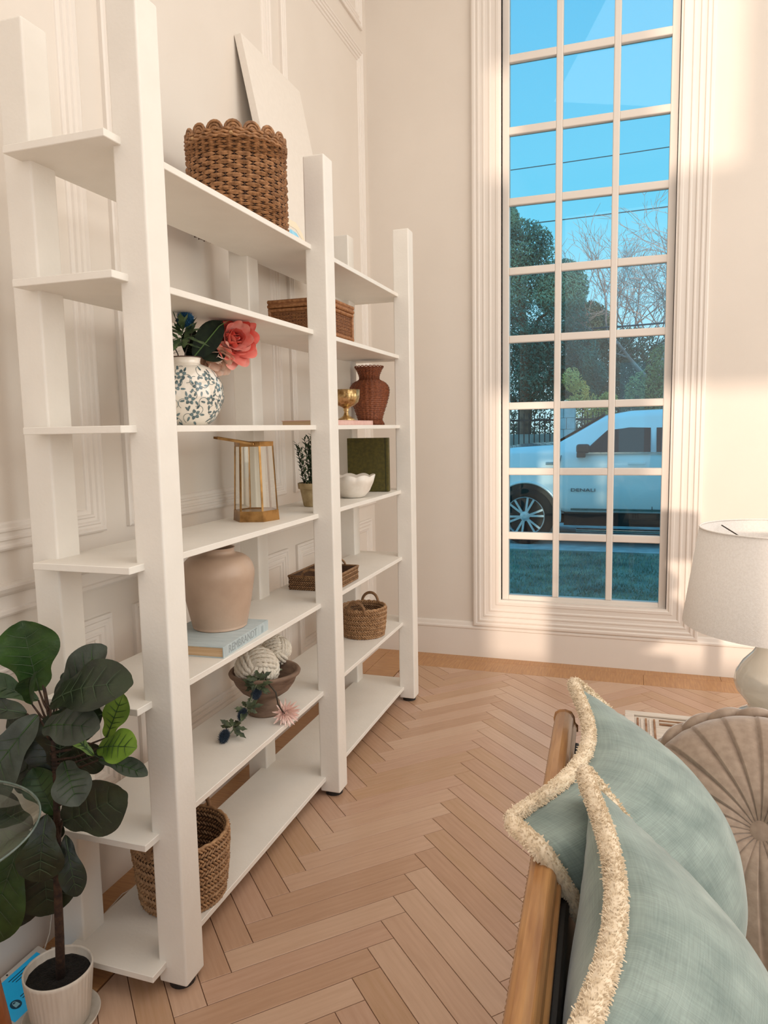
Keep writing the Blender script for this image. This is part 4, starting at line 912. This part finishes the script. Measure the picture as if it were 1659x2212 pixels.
for x in (-.33, .37):
    for y in (-.27, .26): MB().box(x - .025, x + .025, y - .025, y + .025, 0, .60).mesh('leg', WASH, tb, bevel=.004)
lp = thing('table_lamp', 'white ceramic gourd table lamp with white drum shade at the right edge', 'lamp', (.402, 2.235, .641))
LCER = mat('lamp_glaze', '#d6d0c2', '#e0dacd', rough=.1, scale=5, coat=.8)
MB().lathe([(0, 0), (.150, 0), (.152, .012), (.140, .040), (.118, .066), (.088, .088), (.070, .102), (.068, .112), (.082, .130), (.100, .152), (.108, .176), (.104, .204), (.086, .236), (.062, .264), (.048, .288), (.046, .312), (.05, .325), (0, .33)], 64).mesh('base', LCER, lp, smooth=True)
MB().lathe([(0, .325), (.022, .325), (.022, .345), (.010, .35), (.008, .47), (0, .47)], 20).mesh('stem', BRASS, lp, smooth=True)
SHD = mat('lamp_shade_linen', '#eae2da', '#f2ebe4', rough=.9, scale=200, bump=.2, bscale=400); z0, z1 = .345, .618
MB().lathe([(.2495, z0), (.211, z1), (.2085, z1), (.247, z0), (.2495, z0)], 72).mesh('shade', SHD, lp, smooth=True)
MB().tube([(.210 * cos(q), .210 * sin(q), z1) for q in [2 * pi * j / 72 for j in range(72)]], .0025, 6, closed=True).mesh('shade_rim', SHD, lp, smooth=True)
b = MB()
for k in range(3): a = 2 * pi * k / 3 + 2.3; b.tube([(0, 0, .575), (.12 * cos(a), .12 * sin(a), .572), (.205 * cos(a), .205 * sin(a), .605)], .002, 5)
b.tube([(.0, 0, .46), (.05, 0, .48), (.055, 0, .53), (0, 0, .58), (-.055, 0, .53), (-.05, 0, .48), (0, 0, .46)], .002, 5)
b.mesh('spider', mat('dark_metal', '#4a4038', rough=.4, metal=.8), lp, smooth=True)
MB().lathe([(0, .44), (.02, .45), (.028, .49), (.02, .52), (0, .53)], 20).mesh('bulb', mat('bulb_glass', '#efece6', rough=.2), lp, smooth=True)

# ================================================================== OUTSIDE THE WINDOW
GZ = -.17
LAWN = mat('lawn', '#566b62', '#869a8a', rough=.95, scale=2.5, detail=8, bump=.8, bscale=60); DRV = mat('driveway', '#b4b6b4', '#cfd1ce', rough=.9, scale=5, bump=.2, bscale=80)
def ground(name, x0, x1, y0, y1, z, m): return struct(MB().box(x0, x1, y0, y1, z - .2, z).mesh(name, m))
ground('lawn', -30, 30, D + .16, 10.3, GZ, LAWN); ground('driveway', -30, 30, 10.3, 14.4, GZ - .004, DRV); ground('far_lawn', -60, 60, 14.4, 60, GZ, LAWN)
b = MB(); random.seed(77)
for k in range(26000):
    y = 5.4 + 4.7 * random.random() ** .9; x = random.uniform(-.36 * y - .6, .10 * y + .6); h = random.uniform(.02, .05); a = random.uniform(0, 6.28); w = .006
    dx, dy = cos(a) * w, sin(a) * w; b.add([(x - dx, y - dy, GZ), (x + dx, y + dy, GZ), (x + random.uniform(-.02, .02), y + random.uniform(-.02, .02), GZ + h)], [(0, 1, 2)])
o = b.mesh('grass', mat('grass_blades', '#5f7d6e', '#a9bba4', rough=.8, scale=3)); tag(o, 'short winter grass growing on the lawn outside the window', 'grass', kind='stuff')

# ---- white pickup style SUV parked side-on
CP = mat('car_white', '#f2f4f4', '#f6f8f8', rough=.12, scale=2, coat=.9); CG = mat('car_glass', '#0a1a22', '#0d212b', rough=.06, spec=.14); CBK = mat('car_black', '#0d0f10', '#15181a', rough=.5); CHR = mat('chrome', '#aab4b8', '#c4ccd0', rough=.12, metal=1)
TIRE = mat('tire', '#111313', '#1b1d1d', rough=.85, scale=30); ALU = mat('wheel_alloy', '#c9d0d3', '#dde3e5', rough=.35, metal=.5)
car = thing('car', 'white SUV parked side-on on the driveway outside the window', 'car', (0, 11.82, GZ))
# stations: x, z_bottom, z_shoulder, z_roof, half width body, half width roof
WB = 1.02
ST = [(-2.42, .50, .95, 1.05, .78, .60), (-2.34, .38, 1.14, 1.24, .92, .72), (-2.10, .36, 1.30, 1.37, 1.0, .80), (-1.60, .44, 1.35, 1.43, WB, .84), (-1.05, .44, 1.36, 1.46, WB, .86),
      (-.80, .44, 1.36, 1.60, WB, .84), (-.35, .44, 1.36, 1.86, WB, .80), (.0, .44, 1.36, 1.915, WB, .79), (.5, .44, 1.36, 1.93, WB, .79), (1.6, .44, 1.36, 1.92, WB, .79), (2.5, .46, 1.36, 1.88, 1.0, .78), (2.82, .50, 1.34, 1.62, .97, .80), (2.90, .52, 1.2, 1.36, .93, .8)]
vs = []; 
for (x, zb, zs, zr, hw, hr) in ST:
    half = [(-hw * .90, zb), (-hw * .985, zb + .10), (-hw, zb + .38), (-hw * .985, (zb + zs) / 2 + .16), (-hw * .975, zs - .03), (-hw * .93, zs), (-(hr + (hw * .93 - hr) * .25), zr - (zr - zs) * .18), (-hr * .93, zr - .015), (-hr * .6, zr + .01), (0, zr + .02)]
    sec = half + [(-y, z) for y, z in half[-2::-1]]
    vs += [(x, y, z) for y, z in sec]
nS = 19; fs = [(i * nS + k, i * nS + k + 1, (i + 1) * nS + k + 1, (i + 1) * nS + k) for i in range(len(ST) - 1) for k in range(nS - 1)] + [(i * nS + nS - 1, i * nS, (i + 1) * nS, (i + 1) * nS + nS - 1) for i in range(len(ST) - 1)] + [tuple(range(nS))[::-1], tuple((len(ST) - 1) * nS + k for k in range(nS))]
link('body', vs, fs, CP, car, smooth=True)
ys = -1
def side_y(x, z):      # approximate near side skin (negative y)
    for s0, s1 in zip(ST, ST[1:]):
        if s0[0] <= x <= s1[0]:
            t_ = (x - s0[0]) / (s1[0] - s0[0]); q = [s0[i] + (s1[i] - s0[i]) * t_ for i in range(6)]; break
    x_, zb, zs, zr, hw, hr = q
    if z <= zs: return -hw * .99
    return -(hw * .93 + (hr * .93 - hw * .93) * min(1, (z - zs) / max(.01, zr - zs)) ** 1.2) - .008
def side_panel(name, poly, m, th=.012, off=.012):
    pts = [(x, side_y(x, z) - off, z) for x, z in poly]; v, f = solid(pts, th, (0, 1, 0)); return link(name, v, f, m, car)
# wheels and arches
for wx in (-1.45, 1.62):
    for sd in (-1, 1):
        side = sd * .955; w = MB()
        prof = [(.41, -.10), (.415, -.07), (.415, .07), (.41, .10), (.36, .125), (.29, .125), (.29, -.125), (.36, -.125), (.41, -.10)]
        n_ = 40; w.add([(wx + r * cos(2 * pi * k / n_), side + y, .41 + r * sin(2 * pi * k / n_)) for r, y in prof for k in range(n_)], [(i * n_ + k, i * n_ + (k + 1) % n_, (i + 1) * n_ + (k + 1) % n_, (i + 1) * n_ + k) for i in range(len(prof) - 1) for k in range(n_)])
        wh = w.mesh('wheel', TIRE, car, smooth=True)
        w = MB(); yo = side + sd * .10
        ringp = [(.292, -.10), (.296, .01), (.283, .018), (.272, .0), (.268, -.10)]
        w.add([(wx + r * cos(2 * pi * k / n_), side + sd * (y + .105), .41 + r * sin(2 * pi * k / n_)) for r, y in ringp for k in range(n_)], [(i * n_ + k, i * n_ + (k + 1) % n_, (i + 1) * n_ + (k + 1) % n_, (i + 1) * n_ + k) for i in range(4) for k in range(n_)])
        for k in range(12):
            a = 2 * pi * (k // 2) / 6 + (.17 if k % 2 else -.17) + .2; a2 = 2 * pi * (k // 2) / 6 + (.06 if k % 2 else -.06) + .2
            w.bar((wx + .05 * cos(a2), yo - sd * .005, .41 + .05 * sin(a2)), (wx + .277 * cos(a), yo, .41 + .277 * sin(a)), .030, .03, (0, 1, 0))
        w.add([(wx + r * cos(2 * pi * k / n_), yo + sd * y, .41 + r * sin(2 * pi * k / n_)) for r, y in ((.075, -.02), (.07, .012), (.03, .018), (0, .018)) for k in range(n_)], [(i * n_ + k, i * n_ + (k + 1) % n_, (i + 1) * n_ + (k + 1) % n_, (i + 1) * n_ + k) for i in range(3) for k in range(n_)])
        w.mesh('rim', ALU, wh, smooth=False)
        w = MB(); w.add([(wx + .265 * cos(2 * pi * k / n_), yo - sd * .06, .41 + .265 * sin(2 * pi * k / n_)) for k in range(n_)], [tuple(range(n_))]); w.mesh('brake_disc', CBK, wh)
    # dark wheel opening
    n_ = 36; pts = [(wx + .49 * cos(pi * k / n_), -1.022, .41 + .49 * sin(pi * k / n_)) for k in range(n_ + 1)] + [(wx - .49, -1.022, .30), (wx + .49, -1.022, .30)]
    v, f = solid(pts[:n_ + 1] + [(wx - .49, -1.022, .30), (wx + .49, -1.022, .30)], .06, (0, 1, 0)); link('wheel_arch', v, f, CBK, car)
    b = MB(); b.tube([(wx + .50 * cos(pi * k / n_ * 1.1 - .15), -1.026, .41 + .50 * sin(pi * k / n_ * 1.1 - .15)) for k in range(n_ + 1)], .02, 8); b.mesh('arch_lip', CP, car, smooth=True)
# move wheels proud of the arch panel: near side
for o in [c for c in car.children if c.name.startswith('wheel') and not c.name.startswith('wheel_arch')]:
    pass
side_panel('side_window', [(-.62, 1.34), (-.60, 1.38), (-.22, 1.74), (-.05, 1.815), (.27, 1.845), (.27, 1.34)], CG)
side_panel('side_window', [(.345, 1.34), (.345, 1.847), (1.22, 1.845), (1.22, 1.34)], CG)
side_panel('side_window', [(1.30, 1.34), (1.30, 1.845), (2.2, 1.80), (2.45, 1.36)], CG)
side_panel('window_chrome', [(-.66, 1.318), (2.45, 1.318), (2.45, 1.338), (-.66, 1.338)], CHR, off=.02)
v, f = solid([(-1.02, -.78, 1.49), (-1.02, .78, 1.49), (-.36, .70, 1.875), (-.36, -.70, 1.875)], .012, V3(-.5, 0, .86)); link('windshield', v, f, CG, car)
for a, c_ in (((-.955, .50), (-.985, 1.02)), ((-.985, 1.02), (-.94, 1.30)), ((.305, .50), (.305, 1.86)), ((1.26, .55), (1.26, 1.86)), ((-.955, .50), (-.80, .45))):
    p, q = V3(a[0], side_y(a[0], a[1]) - .004, a[1]), V3(c_[0], side_y(c_[0], c_[1]) - .004, c_[1]); MB().bar(p, q, .008, .012, (0, 1, 0)).mesh('door_seam', CBK, car)
side_panel('rocker_chrome', [(-.80, .505), (2.3, .505), (2.3, .535), (-.80, .535)], CHR, off=.02)
side_panel('rocker_black', [(-.90, .28), (1.1, .28), (1.1, .47), (-.90, .47)], CBK, off=-.05, th=.3)
MB().box(-.72, 1.05, -1.10, -.98, .20, .245).mesh('running_board', CHR, car, bevel=.01)
for hx_ in (.0, 1.0): MB().box(hx_ - .03, hx_ + .21, -1.045, -1.02, 1.165, 1.205).mesh('door_handle', CP, car, bevel=.008)
MB().box(-1.16, -.96, -1.035, -1.01, 1.165, 1.205).mesh('fender_vent', CHR, car, bevel=.006)
mi = MB().box(-.72, -.54, -1.22, -1.06, 1.33, 1.46).mesh('mirror', CBK, car, bevel=.035, seg=3); MB().box(-.72, -.60, -1.12, -.97, 1.27, 1.34).mesh('mirror_arm', CBK, mi, bevel=.01)
MB().box(-2.44, -2.22, -.95, -.60, 1.0, 1.18).mesh('headlight', CG, car, bevel=.03)
TXM = Matrix(((1, 0, 0, -.63), (0, 0, -1, -1.032), (0, 1, 0, .80), (0, 0, 0, 1)))
text_obj('door_lettering', 'DENALI', .066, car, mat('badge_grey', '#4d5a60', rough=.3, metal=.5), TXM, .004, 1.55)
MB().box(-2.2, 2.7, -.7, .7, .28, .5).mesh('underbody', CBK, car)

# ---- iron fence with a pale stone pillar
IRON = mat('iron_black', '#14181a', '#23282a', rough=.5); STN = mat('pale_stone', '#b9c0c2', '#d2d7d8', rough=.9, scale=5, bump=.4, bscale=20)
fn = thing('iron_fence', 'black iron picket fence on a low pale wall beyond the white car', 'fence', (0, 16, GZ))
b = MB()
for k in range(130):
    x = -9 + k * .11
    if abs(x + 1.3) < .22: continue
    b.box(x - .011, x + .011, -.011, .011, .4, 2.0)
b.mesh('pickets', IRON, fn)['kind'] = 'stuff'
for z in (.55, 1.85):
    MB().box(-9, -1.5, -.02, .02, z - .02, z + .02).mesh('rail', IRON, fn); MB().box(-1.1, 5.3, -.02, .02, z - .02, z + .02).mesh('rail', IRON, fn)
MB().box(-9, 5.3, .25, .45, -.05, 1.55).mesh('low_wall', mat('pale_wall', '#a4a79f', '#c2c4bb', rough=.9, scale=4), fn)
pl = thing('stone_pillar', 'square white stone fence pillar standing left of the white car roof', 'pillar', (-1.30, 16, GZ))
for k in range(9):
    for h_ in (0, 1):
        x0_, x1_ = ((-.19, .02), (.03, .19)) if k % 2 else ((-.19, -.03), (-.02, .19))
        x0_, x1_ = (x0_, x1_)[0:2] if True else 0
        q = ((-.19, .02), (.026, .19)) if k % 2 else ((-.19, -.04), (-.034, .19))
        MB().box(q[h_][0], q[h_][1], -.19, .19, k * .235 + .004, (k + 1) * .235).mesh('stone_block', STN, pl, bevel=.008, seg=1)
MB().box(-.23, .23, -.23, .23, 2.12, 2.20).mesh('cap', STN, pl, bevel=.02)

# ---- trees
def crown(name, centres, n, size, m, parent, seed, flat=.5):
    random.seed(seed); b = MB()
    for k in range(n):
        c, r = random.choice(centres); 
        while True:
            p = V3(random.uniform(-1, 1), random.uniform(-1, 1), random.uniform(-1, 1))
            if .35 < p.length < 1: break
        p = V3(*c) + V3(p.x * r[0], p.y * r[1], p.z * r[2]); a = V3(random.uniform(-1, 1), random.uniform(-1, 1), random.uniform(-1, 1)).normalized() * size * random.uniform(.6, 1.3); q = a.orthogonal().normalized() * size * flat
        b.add([p - a, p - q * .6, p + a, p + q * .6], [(0, 1, 2, 3)])
    o = b.mesh(name, m, parent); o['kind'] = 'stuff'; return o
EVG = mat('evergreen_leaf', '#28524b', '#6f9a85', rough=.6, scale=1.2, detail=6); BRK = mat('tree_bark', '#5a4a42', '#8d7566', rough=.9, scale=6); YEL = mat('shrub_yellow', '#b9a652', '#f0cf80', rough=.8, scale=2); OLV = mat('shrub_olive', '#6a7a4c', '#b3ab70', rough=.8, scale=1.5); DKG = mat('hedge_dark', '#3a584c', '#8d9478', rough=.8, scale=1)
t = thing('evergreen_tree', 'dense dark evergreen tree filling the left panes beyond the fence', 'tree', (-2.6, 18.5, GZ))
crown('foliage', [((-.2, 0, 3.2), (1.3, 1.1, 1.1)), ((.3, -.2, 4.3), (1.35, 1.1, 1.2)), ((-.6, 0, 5.2), (1.0, .9, 1.0)), ((-.1, .1, 6.0), (.9, .8, .75)), ((.8, 0, 3.3), (1.1, 1.0, 1.1)), ((-1.4, 0, 4.3), (1.0, 1, 1.6)), ((.95, 0, 5.0), (.65, .6, .7)), ((-.5, 0, 6.7), (.45, .4, .5)), ((1.35, 0, 2.9), (.7, .6, .6))], 62000, .052, EVG, t, 5)
b = MB(); b.tube([(0, 0, 0), (.1, 0, 2), (.1, 0, 4), (-.2, 0, 6)], [.22, .17, .11, .03], 8)
for q in ((-1.2, 0, 3.0), (1.3, -.1, 3.1), (.9, 0, 4.6), (-1.0, 0, 5)): b.tube([(.08, 0, q[2] - .9), ((q[0]) * .5, q[1], q[2] - .25), q], [.08, .05, .015], 6)
b.mesh('trunk', BRK, t, smooth=True)
def bare_tree(label, loc, h, seed, spread=1.0, m=None):
    t = thing('bare_tree', label, 'tree', loc); random.seed(seed); b = MB(); twigs = MB()
    def grow(p, d, L_, r, lev):
        pts = [p]; dd = d.copy()
        for i in range(4):
            dd = (dd + V3(random.uniform(-.16, .16), random.uniform(-.16, .16), random.uniform(-.05, .12))).normalized(); pts.append(pts[-1] + dd * L_ / 4)
        (b if lev < 3 else twigs).tube(pts, [r * (1 - .11 * i) for i in range(5)], 6 if lev < 2 else 3, caps=False)
        if lev >= 6: return
        for k in range(3 if lev < 5 else 2):
            s_ = random.choice(pts[2:]); a = random.uniform(0, 6.28); o1 = dd.orthogonal().normalized(); o2 = dd.cross(o1); nd = (dd * .9 + (o1 * cos(a) + o2 * sin(a)) * random.uniform(.45, .85) * spread).normalized()
            grow(s_ if lev else pts[-1], nd, L_ * random.uniform(.62, .8), max(.006, r * .55), lev + 1)
    grow(V3(0, 0, 0), V3(0, 0, 1), h * .34, h * .0125, 0)
    b.mesh('trunk', m or BRK, t, smooth=True); o = twigs.mesh('twigs', m or BRK, t); o['kind'] = 'stuff'; return t
PKB = mat('bare_bark_pink', '#a88880', '#d8b6aa', rough=.9, scale=6)
bare_tree('tall bare winter tree with pinkish branches seen through the right panes', (.95, 19.5, GZ), 8.2, 3, 1.0, PKB)
bare_tree('slimmer bare tree behind the evergreen, seen through the middle panes', (-.35, 22.5, GZ), 7.8, 8, .9, PKB)
bare_tree('bare leafless tree furthest right beyond the fence', (2.9, 17.5, GZ), 8.0, 12, 1.15, PKB)
t = thing('yellow_shrub', 'yellow leaved shrub glowing in the middle pane above the car roof', 'shrub', (-.98, 17.2, GZ))
crown('foliage', [((0, 0, 2.15), (.5, .4, .3)), ((-.3, 0, 2.75), (.22, .3, .28)), ((.35, 0, 1.9), (.4, .4, .3)), ((-.1, 0, 2.45), (.2, .2, .3)), ((.5, 0, 2.3), (.2, .2, .15))], 2300, .045, YEL, t, 9); MB().tube([(0, 0, 0), (0, 0, 2.2)], [.05, .02], 6).mesh('trunk', BRK, t)
t = thing('olive_shrub', 'olive and yellow shrub in the upper right pane above the car', 'shrub', (1.0, 18.0, GZ))
crown('foliage', [((0, 0, 3.0), (.75, .6, .65)), ((-.55, 0, 2.5), (.6, .5, .5)), ((.5, 0, 2.3), (.9, .6, .8))], 4200, .06, OLV, t, 10); MB().tube([(0, 0, 0), (0, 0, 2.6)], [.06, .02], 6).mesh('trunk', BRK, t)
t = thing('broad_tree', 'broad dark leafy tree filling the gap behind the car roof and bare trees', 'tree', (.4, 21.5, GZ))
crown('foliage', [((-1.3, 0, 3.2), (1.0, .9, 1.5)), ((-.4, 0, 2.9), (1.0, .9, 1.5)), ((.6, 0, 2.7), (1.0, .9, 1.4)), ((1.4, 0, 2.6), (1.0, .9, 1.5)), ((-1.6, .3, 4.4), (.7, .7, .8)), ((0, .2, 1.2), (2.6, .8, .9))], 30000, .07, DKG, t, 22)
MB().tube([(0, 0, 0), (0, 0, 2.6)], [.14, .05], 6).mesh('trunk', BRK, t)
t = thing('hedge', 'long dark hedge of mixed trees behind the fence', 'hedge', (-.8, 25, GZ)); t['kind'] = 'stuff'
random.seed(1)
crown('foliage', [((x * 1.05 - 5, random.uniform(-.4, .4), 2.0 + random.uniform(0, 1.5)), (.95, .8, 1.6)) for x in range(14)] + [((x * 1.05 - 5, 0, .9), (.9, .8, 1.1)) for x in range(14)], 42000, .075, DKG, t, 12)
# overhead wires
WIRE = mat('wire_dark', '#3a5560', rough=.6)
for (z, r, lab) in ((8.25, .012, 'thin overhead power wire highest across the sky'), (6.85, .014, 'overhead power wire crossing the bare branches'), (4.05, .022, 'lowest dark overhead cable just above the hedge')):
    o = MB().tube([(x, 20, z + .0016 * x * x + .02 * x) for x in range(-8, 9, 2)], r, 5).mesh('power_wire', WIRE, None, smooth=True); tag(o, lab, 'wire')

# groups of repeats
for base, grp in (('linen_pillow', 'fringed linen pillows on the sofa'), ('rope_ball', 'rope knot balls in the pedestal bowl'), ('bare_tree', 'bare winter trees outside'), ('power_wire', 'overhead wires outside')):
    for o in COL.objects:
        if o.parent is None and o.name.split('.')[0] == base: o['group'] = grp
